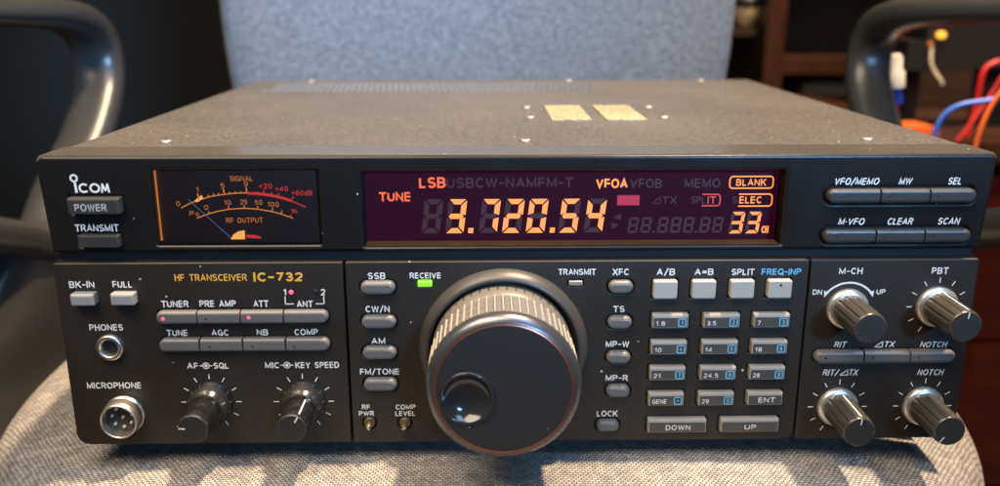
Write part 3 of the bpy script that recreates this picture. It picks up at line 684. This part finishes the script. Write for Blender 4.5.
def oval_button(q, mat, proud=2.3):
    m_ = MB(); x0, x1, z0, z1 = q; h = (z1 - z0) / 2; rings = []
    for y, ins in ((1.5, 0), (-proud + 1.3, 0), (-proud + .6, .25), (-proud + .18, .75), (-proud, 1.35)):
        rings.append([(x, y, z) for x, z in rr(x0 + ins, x1 - ins, z0 + ins, z1 - ins, max(.15, h - ins - .02), 6)])
    m_.loft(rings, mat, True); return m_
for q in ovals: part(oval_button(q, 'grey_btn'), 'push_button')
for q in silvers: part(rect_button(q, 'silver_btn', 3.6, .5, .8), 'push_button', label='light grey raised push button')
for k, q in enumerate(pales):
    m_ = rect_button(q, 'pale_btn', 2.2, .7, .55)
    if k == 3: m_.poly(circ(93.3, 62.0, .5, 16), -2.22, 'black')
    part(m_, 'push_button', label='square beige push button')
for a, b, q in keys:
    m_ = rect_button(q, 'key_btn', 2.2, .35, .5, 1.5, 'key_face', .75); x0, x1, z0, z1 = q; y = -2.24
    if not b:
        w = {'ENT': 6.2, 'DOWN': 9.2, 'UP': 4.3}[a]; c = (x0 + x1) / 2 + (.6 if a == 'ENT' else .3)
        text(m_, a, c - w / 2, c + w / 2, z0 + 1.2, z0 + 3.2, 'white', y=y, bold=.012)
    else:
        w = {1: 1.3, 2: 2.5, 3: 3.3, 4: 5.4}[len(a)]
        text(m_, a, x0 + 1.3, x0 + 1.3 + w, z0 + 1.0, z0 + 2.7, 'white', y=y, bold=.004)
        bx = (x1 - 3.6, x1 - .95, z0 + .7, z0 + 3.5)
        frame_line(m_, bx, .3, .38, y, 'blue')
        if b == '·': m_.poly(circ((bx[0] + bx[1]) / 2, (bx[2] + bx[3]) / 2, .32, 12), y, 'blue')
        else:
            ww = .55 if b == '1' else .95
            text(m_, b, (bx[0] + bx[1]) / 2 - ww / 2, (bx[0] + bx[1]) / 2 + ww / 2, bx[2] + .6, bx[3] - .6, 'blue', y=y, bold=.02)
    part(m_, 'keypad_button')
bar_segments(*bars_low[0], 'grey_btn', [(0, -127.4, 50.7), (2, -96.9, 51.0)], [(1, -112.1, 50.6)])
bar_segments(*bars_low[1], 'grey_btn', (), [(1, -111.8, 40.0), (2, -96.4, 39.9), (3, -81.4, 39.8)])
bar_segments(*bars_low[2], 'grey_btn', (), [(0, 112.1, 33.9), (1, 129.5, 33.9), (2, 146.5, 33.9)])

# lamps on the panel
def led(x, z, w, h, mat, label):
    m_ = MB(); rings = []
    for y, i in ((1.2, 0), (-.15, 0), (-.4, .35)):
        rings.append([(xx, y, zz) for xx, zz in rr(x - w / 2 + i, x + w / 2 - i, z - h / 2 + i, z + h / 2 - i, .3, 3)])
    m_.loft(rings, mat, True); part(m_, 'indicator_lamp', label=label)
led(-33.9, 62.7, 5.0, 2.1, 'led_g', 'lit green receive lamp'); led(20.1, 62.5, 5.0, 1.9, 'led_off', 'unlit transmit lamp')
for x, z, k, lb in ((-81.7, 59.75, 'led_r', 'lit pink-red antenna lamp'), (-73.0, 59.8, 'black', 'unlit antenna lamp')):
    m_ = MB(); m_.lathe([(.85, .3), (.85, -.12), (.5, -.3)], x, z, k, 16); part(m_, 'indicator_lamp', label=lb)

# trimmers
for (x, z), a in ((RFP, -1.2), (CMP, .4)):
    m_ = MB(); m_.lathe([(2.2, 1.4), (2.2, -.3), (1.75, -1.0)], x, z, 'brass', 24)
    m_.lathe([(1.15, -.9), (1.15, -4.4), (.8, -4.9)], x, z, 'brass', 18)
    t = part(m_, 'trimmer_knob')
    s_ = MB(); s_.strip((x - .75 * math.cos(a), z - .75 * math.sin(a)), (x + .75 * math.cos(a), z + .75 * math.sin(a)), .32, -4.95, 'white'); s_.build('pointer', t)

# headphone jack
m_ = MB(); x, z = JACK
m_.lathe([(4.9, .2), (4.9, -1.2), (4.5, -1.7), (3.6, -1.8), (3.25, -1.4), (3.1, 6)], x, z, 'nickel', 40, True, False, False)
m_.lathe([(3.1, 6.5), (3.1, 5.9)], x, z, 'black', 24)
jk = part(m_, 'headphone_jack')
# microphone connector
m_ = MB(); x, z = MIC
prof = [(7.4, .3), (7.4, -.9), (7.05, -1.2)]
for k in range(4): prof += [(6.75, -1.4 - k * .8), (7.0, -1.75 - k * .8)]
prof += [(6.8, -4.8), (6.75, -6.6), (6.5, -7.0), (6.05, -7.0), (5.95, -6.6), (5.95, 1)]
m_.lathe(prof, x, z, 'nickel', 48, True, False, False)
mic = part(m_, 'microphone_connector')
m_ = MB(); m_.lathe([(6.0, -1.0), (6.0, -2.2)], x, z, 'socket', 40); m_.poly([(x + 4.9, z + 1.2), (x + 5.9, z + 1.2), (x + 5.9, z - 1.2), (x + 4.9, z - 1.2)][::-1], -2.3, 'nickel'); m_.build('insert', mic)
for k in range(8):
    px, pz = (x + .3, z + .1) if k == 7 else (x + 3.75 * math.cos(2 * PI * k / 7 + .3), z + 3.75 * math.sin(2 * PI * k / 7 + .3))
    p = MB(); p.lathe([(.52, -1.5), (.52, -3.0), (.3, -3.4)], px, pz, 'pin', 12); p.build('pin', mic)

# double knobs
def shine(n, d): return lambda a, y: 1 + d * math.cos(n * a)
for (x, z), ang, drift in ((AF, 176, 0), (KEY, 62, 0)):
    m_ = MB(); m_.lathe([(8.1, .2), (8.1, -.8), (7.9, -1.2), (7.75, -5.2), (7.4, -6.4), (6.6, -7.3), (6.3, -8.6)], x, z, 'silver', 64, True)
    ko = part(m_, 'double_knob')
    m_ = MB()
    m_.lathe([(5.6, -8.4), (5.7, -9.2), (5.55, -20.4), (5.2, -21.4)], x, z, 'smoke', 96, True, True, False, fn=shine(24, .003))
    m_.lathe([(5.2, -21.4), (4.9, -21.75)], x, z, 'knob_face', 64)
    kn = m_.build('inner_knob', ko)
    p = MB(); a = math.radians(ang); c, s_ = math.cos(a), math.sin(a)
    p.strip((x + 2.6 * c, z + 2.6 * s_), (x + 4.9 * c, z + 4.9 * s_), .5, -21.82, 'white')
    t = Vector((-s_, 0, c)) * .25; q0, q1 = Vector((x + 5.72 * c, -20.6, z + 5.72 * s_)), Vector((x + 5.86 * c, -9.4, z + 5.86 * s_))
    p.add([q0 - t, q1 - t, q1 + t, q0 + t], [[0, 1, 2, 3]], 'white'); p.build('pointer', ko)

# fluted knobs
def flute(a, y):
    k = (a * 13 / (2 * PI)) % 1.0; d = min(k, 1 - k)
    return 1 - .10 * max(0, 1 - d / .17)
def knob_proto(x, z):
    m_ = MB(); m_.lathe([(7.7, .2), (7.7, -.6), (7.4, -1.5), (6.9, -2.0), (6.0, -2.2)], x, z, 'chrome', 48, True)
    k = part(m_, 'control_knob')
    m_ = MB(); m_.lathe([(6.0, -1.9), (6.0, -3), (5.8, -18.8), (5.4, -19.8)], x, z, 'knob', 140, True, False, False, fn=flute)
    m_.lathe([(5.6, -19.7), (5.5, -20.2), (5.2, -20.5)], x, z, 'knob', 48, True, False, True, 'knob_face'); m_.build('grip', k)
    return k
for (x, z), ang, key in ((MCH, -75, 'black'), (PBT, 84, 'white'), (RIT, 86, 'white'), (NOT, -128, 'white')):
    k = knob_proto(x, z); a = math.radians(ang); c, s_ = math.cos(a), math.sin(a)
    p = MB(); p.strip((x + 2.9 * c, z + 2.9 * s_), (x + 5.2 * c, z + 5.2 * s_), .42, -20.56, key)
    t = Vector((-s_, 0, c)) * .22
    q0, q1 = Vector((x + 5.8 * c, -19.6, z + 5.8 * s_)), Vector((x + 6.08 * c, -3, z + 6.08 * s_))
    p.add([q0 - t, q1 - t, q1 + t, q0 + t], [[0, 1, 2, 3]], key if key == 'white' else 'black')
    p.build('pointer', k)

# main tuning dial
x, z = DC
m_ = MB(); m_.lathe([(30.9, .1), (30.6, -1.2), (29.8, -2.9), (28.8, -4.1), (28.0, -4.6), (27.3, -4.5), (26.8, -3.6), (26.6, 1)], x + .5, z, 'flange', 96, True, False, False)
ringo = part(m_, 'dial_ring')
dial = MB(); dial.lathe([(25.4, 6), (25.5, -4.0), (25.4, -12.3), (24.8, -12.6)], x, z, 'skirt', 96, True, False, False)
for k in range(50):
    a = 2 * PI * k / 50; c, s_ = math.cos(a), math.sin(a); t = Vector((-s_, 0, c)) * .19
    q0, q1 = Vector((x + 25.56 * c, -4.2, z + 25.56 * s_)), Vector((x + 25.52 * c, -7.6, z + 25.52 * s_))
    dial.add([q0 - t, q0 + t, q1 + t, q1 - t], [[0, 1, 2, 3], [3, 2, 1, 0]], 'black')
dialo = part(dial, 'tuning_dial')
g = MB(); g.lathe([(24.6, -12.4), (25.0, -13.0), (25.0, -29.6), (24.6, -30.0)], x, z, 'grip', 120, True, False, False)
NB_ = 58
for k in range(NB_):
    a = 2 * PI * k / NB_
    for r in range(3):
        ya = -13.7 - r * 5.3; yb = ya - 4.9
        b = 2 * PI / NB_ * .36; vs = []
        for (rad, da, yy0, yy1) in ((24.9, b, ya, yb), (25.45, b * .8, ya - .25, yb + .25)):
            for aa, yy in ((a - da, yy0), (a + da, yy0), (a + da, yy1), (a - da, yy1)): vs.append((x + rad * math.cos(aa), yy, z + rad * math.sin(aa)))
        g.add(vs, [[4, 5, 6, 7][::-1], [0, 1, 5, 4][::-1], [1, 2, 6, 5][::-1], [2, 3, 7, 6][::-1], [3, 0, 4, 7][::-1]], 'grip')
    # the smooth rib between the columns of blocks
    a2 = a + PI / NB_; b2 = 2 * PI / NB_ * .075; vs = []
    for rad, da in ((24.95, b2 * 1.5), (25.75, b2)):
        for aa, yy in ((a2 - da, -13.3), (a2 + da, -13.3), (a2 + da, -29.5), (a2 - da, -29.5)): vs.append((x + rad * math.cos(aa), yy, z + rad * math.sin(aa)))
    g.add(vs, [[4, 5, 6, 7][::-1], [0, 1, 5, 4][::-1], [1, 2, 6, 5][::-1], [2, 3, 7, 6][::-1], [3, 0, 4, 7][::-1]], 'groove')
g.build('rubber_grip', dialo)
l = MB(); l.lathe([(24.4, -29.8), (25.5, -30.0), (25.75, -30.5)], x, z, 'groove', 128, True, False, False)
l.lathe([(25.75, -30.5), (25.85, -31.4), (25.6, -32.6), (24.9, -33.7), (24.0, -34.4), (23.3, -34.7)], x, z, 'dial_lip', 128, True, False, False)
l.lathe([(23.3, -34.7), (22.9, -34.6), (22.6, -34.95), (22.2, -34.9)], x, z, 'copper', 128, True, False, False)
l.build('dial_rim', dialo)
FD = (-18.4, 34.3)
f = MB(); plate(f, circ(x, z, 22.3, 96), [circ(*FD, 8.6, 48)], 2.4, 'dial_face', .2, -34.85)
f.build('dial_face', dialo)
f = MB(); f.lathe([(9.3, -34.8), (9.4, -35.2), (9.1, -35.5), (8.6, -35.45), (8.2, -35.0), (7.4, -34.0), (6.2, -33.1), (4.4, -32.3), (2.2, -31.9), (.3, -31.8)], *FD, 'dish', 64, True, False, True)
f.build('finger_dimple', dialo)
YOFF[0] = 0

# feet
for fx, fy in ((-140, 32), (140, 32), (-140, 265), (140, 265)):
    m_ = MB()
    m_.loft([[(fx + r * math.cos(2 * PI * i / 20), fy + r * math.sin(2 * PI * i / 20), zz) for i in range(20)] for zz, r in ((-14, 6), (-3, 8), (.8, 8))], 'rubber', True)
    part(m_, 'foot')

# ------------------------------------------------------------------ the chair it stands on
chair = empty('office_chair', 'office chair with grey woven seat and backrest and black loop armrests, carrying the radio', 'chair', (-11, 150, -480))
def cpart(mb, name, parent=None):
    o = mb.build(name, parent or chair)
    if parent is None: o.matrix_parent_inverse = Matrix.Translation(Vector((.011, -.150, .480)))
    return o
SC = (-11.5, 150); SA, SB, SN = 234, 224, 2.45
def seat_ring(k, zz, n=160):
    out = []
    for i in range(n):
        a = 2 * PI * i / n; c, s_ = math.cos(a), math.sin(a)
        r = (abs(c) ** SN + abs(s_) ** SN) ** (-1 / SN)
        x, y = SA * k * r * c, SB * k * r * s_
        out.append((SC[0] + x, SC[1] + y, zz(x, y, k) if callable(zz) else zz))
    return out
def seat_z(x, y, k):
    kk = k
    return -6.5 - 5 * (abs(x) / 190) ** 4 - 9 * max(0, kk) ** 10
rings = []
R0 = 30
for k in [.02, .1, .2, .3, .4, .5, .6, .7, .78, .84, .88, .91]: rings.append(seat_ring(k, seat_z))
for t in range(1, 13):
    a = t / 12 * PI * .62
    k = .91 + .09 * math.sin(a) / 1.0; rings.append(seat_ring(k, lambda x, y, kk, a=a: seat_z(x, y, .91) - 26 * (1 - math.cos(a))))
rings.append(seat_ring(.95, -62)); rings.append(seat_ring(.80, -66))
m_ = MB(); m_.loft([r for r in rings][::-1], 'seat', True)
cpart(m_, 'seat')
# backrest: padded slab with rounded outline, slightly curved
def back_ring(ins, dy, n=120):
    out = []; a_, b_, n_ = 201 - ins, 330 - ins, 6
    for i in range(n):
        an = 2 * PI * i / n; c, s_ = math.cos(an), math.sin(an); r = (abs(c) ** n_ + abs(s_) ** n_) ** (-1 / n_)
        x, zc = a_ * r * c, b_ * r * s_
        zz = 335 + zc; xx = x * (1 - .04 * (1 - (zz - 75) / 540))
        out.append((-17 + xx, 372 + dy - (xx / 190) ** 2 * 16 + (zz - 100) * .05, zz))
    return out
m_ = MB(); m_.loft([back_ring(12, 58), back_ring(2, 52), back_ring(0, 40), back_ring(1.5, 20), back_ring(6, 8), back_ring(14, 2), back_ring(30, 0), back_ring(90, 0), back_ring(180, 0)], 'backcloth', True)
cpart(m_, 'backrest')
m_ = MB(); m_.loft([[(x, y, z) for x, z in rr(-50, 28, z0, z1, 12)] for y, z0, z1 in ((470, -110, 330), (452, -110, 330))], 'arm'); m_.box(-48, 26, 150, 470, -112, -90, 'arm')
cpart(m_, 'back_support')
m_ = MB(); m_.lathe([(30, 0)], 0, 0, 'arm', 4, False, False, False) if False else None
m_.loft([[(-11 + r * math.cos(2 * PI * i / 32), 150 + r * math.sin(2 * PI * i / 32), zz) for i in range(32)] for zz, r in ((-480, 22), (-90, 22))], 'arm', True)
m_.box(-120, 98, 40, 260, -92, -66, 'arm')
for k in range(5):
    a = 2 * PI * k / 5 + .3; d = Vector((math.cos(a), math.sin(a), 0)); s_ = Vector((-d.y, d.x, 0))
    b0, b1 = Vector((-11, 150, -430)), Vector((-11, 150, -460)) + d * 280
    sweep(m_, [b0, b0.lerp(b1, .5), b1], 18, 13, 'arm', 10, side=s_)
cpart(m_, 'pedestal')
def armrest(sx, cx):
    pts = [(cx, -90, 157), (cx, 60, 157), (cx, 200, 155), (cx, 285, 151), (cx - sx * 1, 318, 136), (cx - sx * 3, 318, 108), (cx - sx * 4, 288, 76), (cx, 250, 46), (cx + sx * 1, 216, 20), (cx + sx * 1, 186, 30), (cx + sx * 1, 120, 52), (cx, 30, 74), (cx, -60, 102), (cx, -112, 140)]
    path = crom(pts, 7, True)
    m_ = MB(); sweep(m_, path, 16.5 if sx < 0 else 15, lambda t: 7.5 + 3.5 * min(1, max(0, (t - .12) / .12)) * min(1, max(0, (.98 - t) / .1)), 'arm', 20, True, power=.8)
    a = cpart(m_, 'armrest')
    m_ = MB(); p2 = crom([(cx + sx * 1, 214, 20), (cx + sx * 3, 206, -20), (cx, 200, -62), (cx - sx * 25, 196, -88), (cx - sx * 140, 190, -92)], 6)
    sweep(m_, p2, lambda t: 12 - 2 * t, lambda t: 26 + (44 if sx < 0 else 4) * min(1, t * 3), 'arm', 18, False, power=.7, side=Vector((1, 0, .5))); m_.build('bracket', a)
armrest(-1, -281); armrest(1, 257.5)

# ------------------------------------------------------------------ room behind
def struct(mb, name):
    o = mb.build(name); o['kind'] = 'structure'; return o
m_ = MB(); m_.box(-4000, 4000, -3000, 3000, -500, -480, 'floor'); struct(m_, 'floor')
m_ = MB(); m_.box(-3000, 3000, 1900, 1950, -480, 2200, 'wall'); struct(m_, 'wall')

# tall shelf unit
sh = empty('shelf_unit', 'dark brown wooden shelf unit behind the right side of the chair', 'shelf', (500, 1000, -480))
def spart(mb, name):
    o = mb.build(name, sh); o.matrix_parent_inverse = Matrix.Translation(Vector((-.5, -1.0, .48))); return o
m_ = MB(); m_.box(300, 720, 1180, 1200, -480, 1100, 'wood_d'); spart(m_, 'back_panel')
for x0, x1 in ((362, 388), (700, 724)):
    m_ = MB(); m_.box(x0, x1, 900, 1180, -480, 1100, 'wood_m'); spart(m_, 'side_panel')
for z0 in (64, -180, 330):
    m_ = MB(); m_.box(388.5, 699.5, 905, 1179, z0, z0 + 20, 'wood_m'); spart(m_, 'shelf_board')
m_ = MB(); m_.box(300, 361.5, 930, 1179, 114, 126, 'wood_d'); spart(m_, 'shelf_board')
m_ = MB(); m_.box(418, 560, 930, 1120, -8, 62, 'gear'); m_.box(428, 530, 924, 930, 15, 50, 'paper')
tag(m_.build('storage_box'), 'black box with a grey front lying in the dark shelf compartment', 'box')
b = MB()
prof = [(9, 0), (16, 8), (21, 20), (22, 30), (20.5, 30), (15, 12)]
b.loft([[(351 + r * math.cos(2 * PI * i / 28), 960 + r * math.sin(2 * PI * i / 28), 126.5 + h) for i in range(28)] for r, h in prof], 'cream', True)
bo = b.build('bowl'); tag(bo, 'small cream bowl with dark rim on the shelf beside the backrest', 'bowl')
b = MB(); b.loft([[(351 + r * math.cos(2 * PI * i / 28), 960 + r * math.sin(2 * PI * i / 28), 156.6 + h) for i in range(28)] for r, h in ((23, -5), (24.5, -2), (24.5, 9), (21, 10))], 'gear', True); b.build('rim', bo)

# low red-brown desk at the right with gear on it
dk = empty('desk', 'low dark red-brown wooden desk at the right edge behind the chair arm', 'desk', (600, 640, -480))
def dpart(mb, name):
    o = mb.build(name, dk); o.matrix_parent_inverse = Matrix.Translation(Vector((-.6, -.64, .48))); return o
m_ = MB(); m_.box(330, 1000, 460, 860, 22, 40, 'wood_m'); dpart(m_, 'desk_top')
m_ = MB(); m_.box(340, 990, 475, 850, -478, 21.5, 'wood_r'); dpart(m_, 'desk_body')
for k in range(3):
    m_ = MB(); m_.box(352, 660, 466, 474.5, -150 - 155 * k, 8 - 155 * k, 'wood_r'); dpart(m_, 'drawer')
m_ = MB(); m_.box(436, 475, 700, 715, 40.5, 420, 'wood_m'); m_.box(476, 560, 704, 716, 40.5, 420, 'wood_d'); dpart(m_, 'back_board')

gr = empty('equipment_box', 'small black equipment box with a glowing yellow lamp on the desk', 'device', (430, 560, 40))
m_ = MB(); m_.box(385, 420, 540, 580, 96, 124, 'gear'); m_.box(404, 520, 545, 590, 98, 150, 'gear'); m_.box(400, 410, 560, 575, 40.5, 98, 'gear'); m_.box(470, 520, 560, 575, 40.5, 98, 'gear')
o = m_.build('body', gr); o.matrix_parent_inverse = Matrix.Translation(Vector((-.43, -.56, -.04)))
for px, pz, r, k in ((416, 129, 3.4, 'lamp_y'), (405.5, 121, 2.2, 'lamp_o')):
    m_ = MB(); m_.lathe([(r, 545), (r, 539), (r * .7, 537)], px, pz, k, 18)
    o = m_.build('indicator_lamp', gr); o.matrix_parent_inverse = Matrix.Translation(Vector((-.43, -.56, -.04)))
m_ = MB(); m_.loft([[(x, y, z) for x, z in rr(368, 394, 40.5, 51, 4)] for y in (520, 480)], 'w_orange', False)
tag(m_.build('pouch'), 'flat orange pouch lying at the front of the desk', 'pouch')

def cable(pts, r, mat, name, label, k=10):
    m_ = MB(); sweep(m_, crom(pts, k), r, r, mat, 12, side=Vector((.2, 1, .1)))
    return tag(m_.build(name), label, 'cable')
cable([(297, 300, 60), (298, 300, 74), (303, 300, 85), (313, 299, 91.5), (329, 297, 94.5), (342, 294, 98.5), (380, 285, 108), (450, 280, 112)], 1.9, 'w_blue', 'cable', 'blue cable curving over the radio towards the right edge')
cable([(321, 290, 50), (322, 291, 64), (325, 292, 78), (330, 293, 91), (338, 292, 105), (352, 290, 122), (380, 290, 140)], 1.8, 'w_orange', 'cable', 'bright orange cable rising beside the right chair arm')
cable([(420, 480, 42), (424, 480, 70), (426, 480, 98), (434, 480, 107), (447, 480, 109), (470, 482, 114), (520, 490, 112)], 2.5, 'w_red', 'cable', 'thick red cable bent into a loop behind the orange cable')
cable([(398, 455, 42), (408, 455, 58), (420, 456, 78), (430, 456, 98)], 1.6, 'w_red', 'cable', 'thin dark red cable rising straight beside the thick red loop')
cable([(405, 535, 118), (405, 533, 105), (409, 532, 96), (415, 530, 88), (417, 530, 84)], 1.5, 'w_white', 'cable', 'short white lead hanging under the glowing yellow lamp')
cable([(452, 440, -30), (440, 438, 10), (436, 436, 45), (433, 436, 72)], 2.0, 'w_red', 'cable', 'short red cable end low at the right edge')
# white plug with blue sleeve hanging inside the right arm loop
pl = empty('cable_plug', 'white cable plug with blue sleeve hanging inside the right chair arm', 'plug', (276, 322, 84))
inv = Matrix.Translation(Vector((-.276, -.322, -.084)))
m_ = MB(); sweep(m_, crom([(278, 322, 92), (279, 322, 80), (283, 322, 62), (290, 324, 42)], 6), 2.4, 2.4, 'gear', 12); m_.build('lead', pl).matrix_parent_inverse = inv
m_ = MB(); sweep(m_, [Vector(p) for p in ((276.3, 322, 101), (277.4, 322, 95), (278.3, 322, 90))], 5, 5, 'w_dblue', 16); sweep(m_, [Vector(p) for p in ((278.3, 322, 90), (279, 322, 85))], 2.8, 2.8, 'w_red', 12); m_.build('sleeve', pl).matrix_parent_inverse = inv
m_ = MB(); sweep(m_, [Vector(p) for p in ((276.3, 322, 101), (275.2, 322, 112), (274.8, 322, 113), (274, 322, 122), (273.5, 322, 124))], lambda t: 6.6 if t < .35 else (5.2 if t < .7 else 3.5), lambda t: 6 if t < .35 else (5 if t < .7 else 3.5), 'w_white', 16); m_.build('connector', pl).matrix_parent_inverse = inv

# ------------------------------------------------------------------ light
w = bpy.data.worlds.new('World'); scn.world = w; w.use_nodes = True
w.node_tree.nodes['Background'].inputs['Color'].default_value = (1, .8, .6, 1)
w.node_tree.nodes['Background'].inputs['Strength'].default_value = .012
def aim(o, target): o.rotation_euler = (Vector(target) * S - o.location).to_track_quat('-Z', 'Y').to_euler()
def lamp(kind, name, at, energy, color, target=None, **kw):
    d = bpy.data.lights.new(name, kind); d.energy = energy; d.color = color
    for k, v in kw.items(): setattr(d, k, v)
    o = bpy.data.objects.new(name, d); col.objects.link(o); o.location = tuple(a * S for a in at)
    if target: aim(o, target)
    return o
lamp('SPOT', 'ceiling_lamp', (560, 45, 2150), 600, (1, .72, .44), (-10, 120, 0), shadow_soft_size=.06, spot_size=math.radians(58), spot_blend=.3)
lamp('SPOT', 'window_light', (600, -1400, 650), 620, (.28, .58, 1), (-80, 372, 285), shadow_soft_size=.2, spot_size=math.radians(19), spot_blend=.8)
lamp('AREA', 'window_glow', (620, -650, 1500), 12, (.36, .62, 1), (0, 0, 40), shape='RECTANGLE', size=.5, size_y=.9)
lamp('AREA', 'room_fill', (-420, -520, 1200), 34, (1, .82, .62), (0, 0, 40), shape='RECTANGLE', size=1.1, size_y=.8)  # unseen soft fill added for room bounce on the lettering and seat

# ------------------------------------------------------------------ camera
cd = bpy.data.cameras.new('camera'); cam = bpy.data.objects.new('camera', cd); col.objects.link(cam); scn.camera = cam
cam.location = Vector((-11.524, -301.06, 160.587)) * S
p, yw, rl = .269, .015, -.001
F = Vector((math.sin(yw) * math.cos(p), math.cos(yw) * math.cos(p), -math.sin(p))); Rt = Vector((math.cos(yw), -math.sin(yw), 0)); U = Rt.cross(F)
R2 = Rt * math.cos(rl) + U * math.sin(rl); U2 = -Rt * math.sin(rl) + U * math.cos(rl)
cam.rotation_euler = Matrix((R2, U2, -F)).transposed().to_euler()
cd.sensor_width = 36; cd.lens = 880.23 / 1000 * 36; cd.clip_start = .01; cd.clip_end = 50
cd.dof.use_dof = True; cd.dof.focus_distance = .325; cd.dof.aperture_fstop = 7.5
scn.view_settings.view_transform = 'Standard'; scn.view_settings.look = 'None'; scn.view_settings.exposure = 0
scn.cycles.use_denoising = True
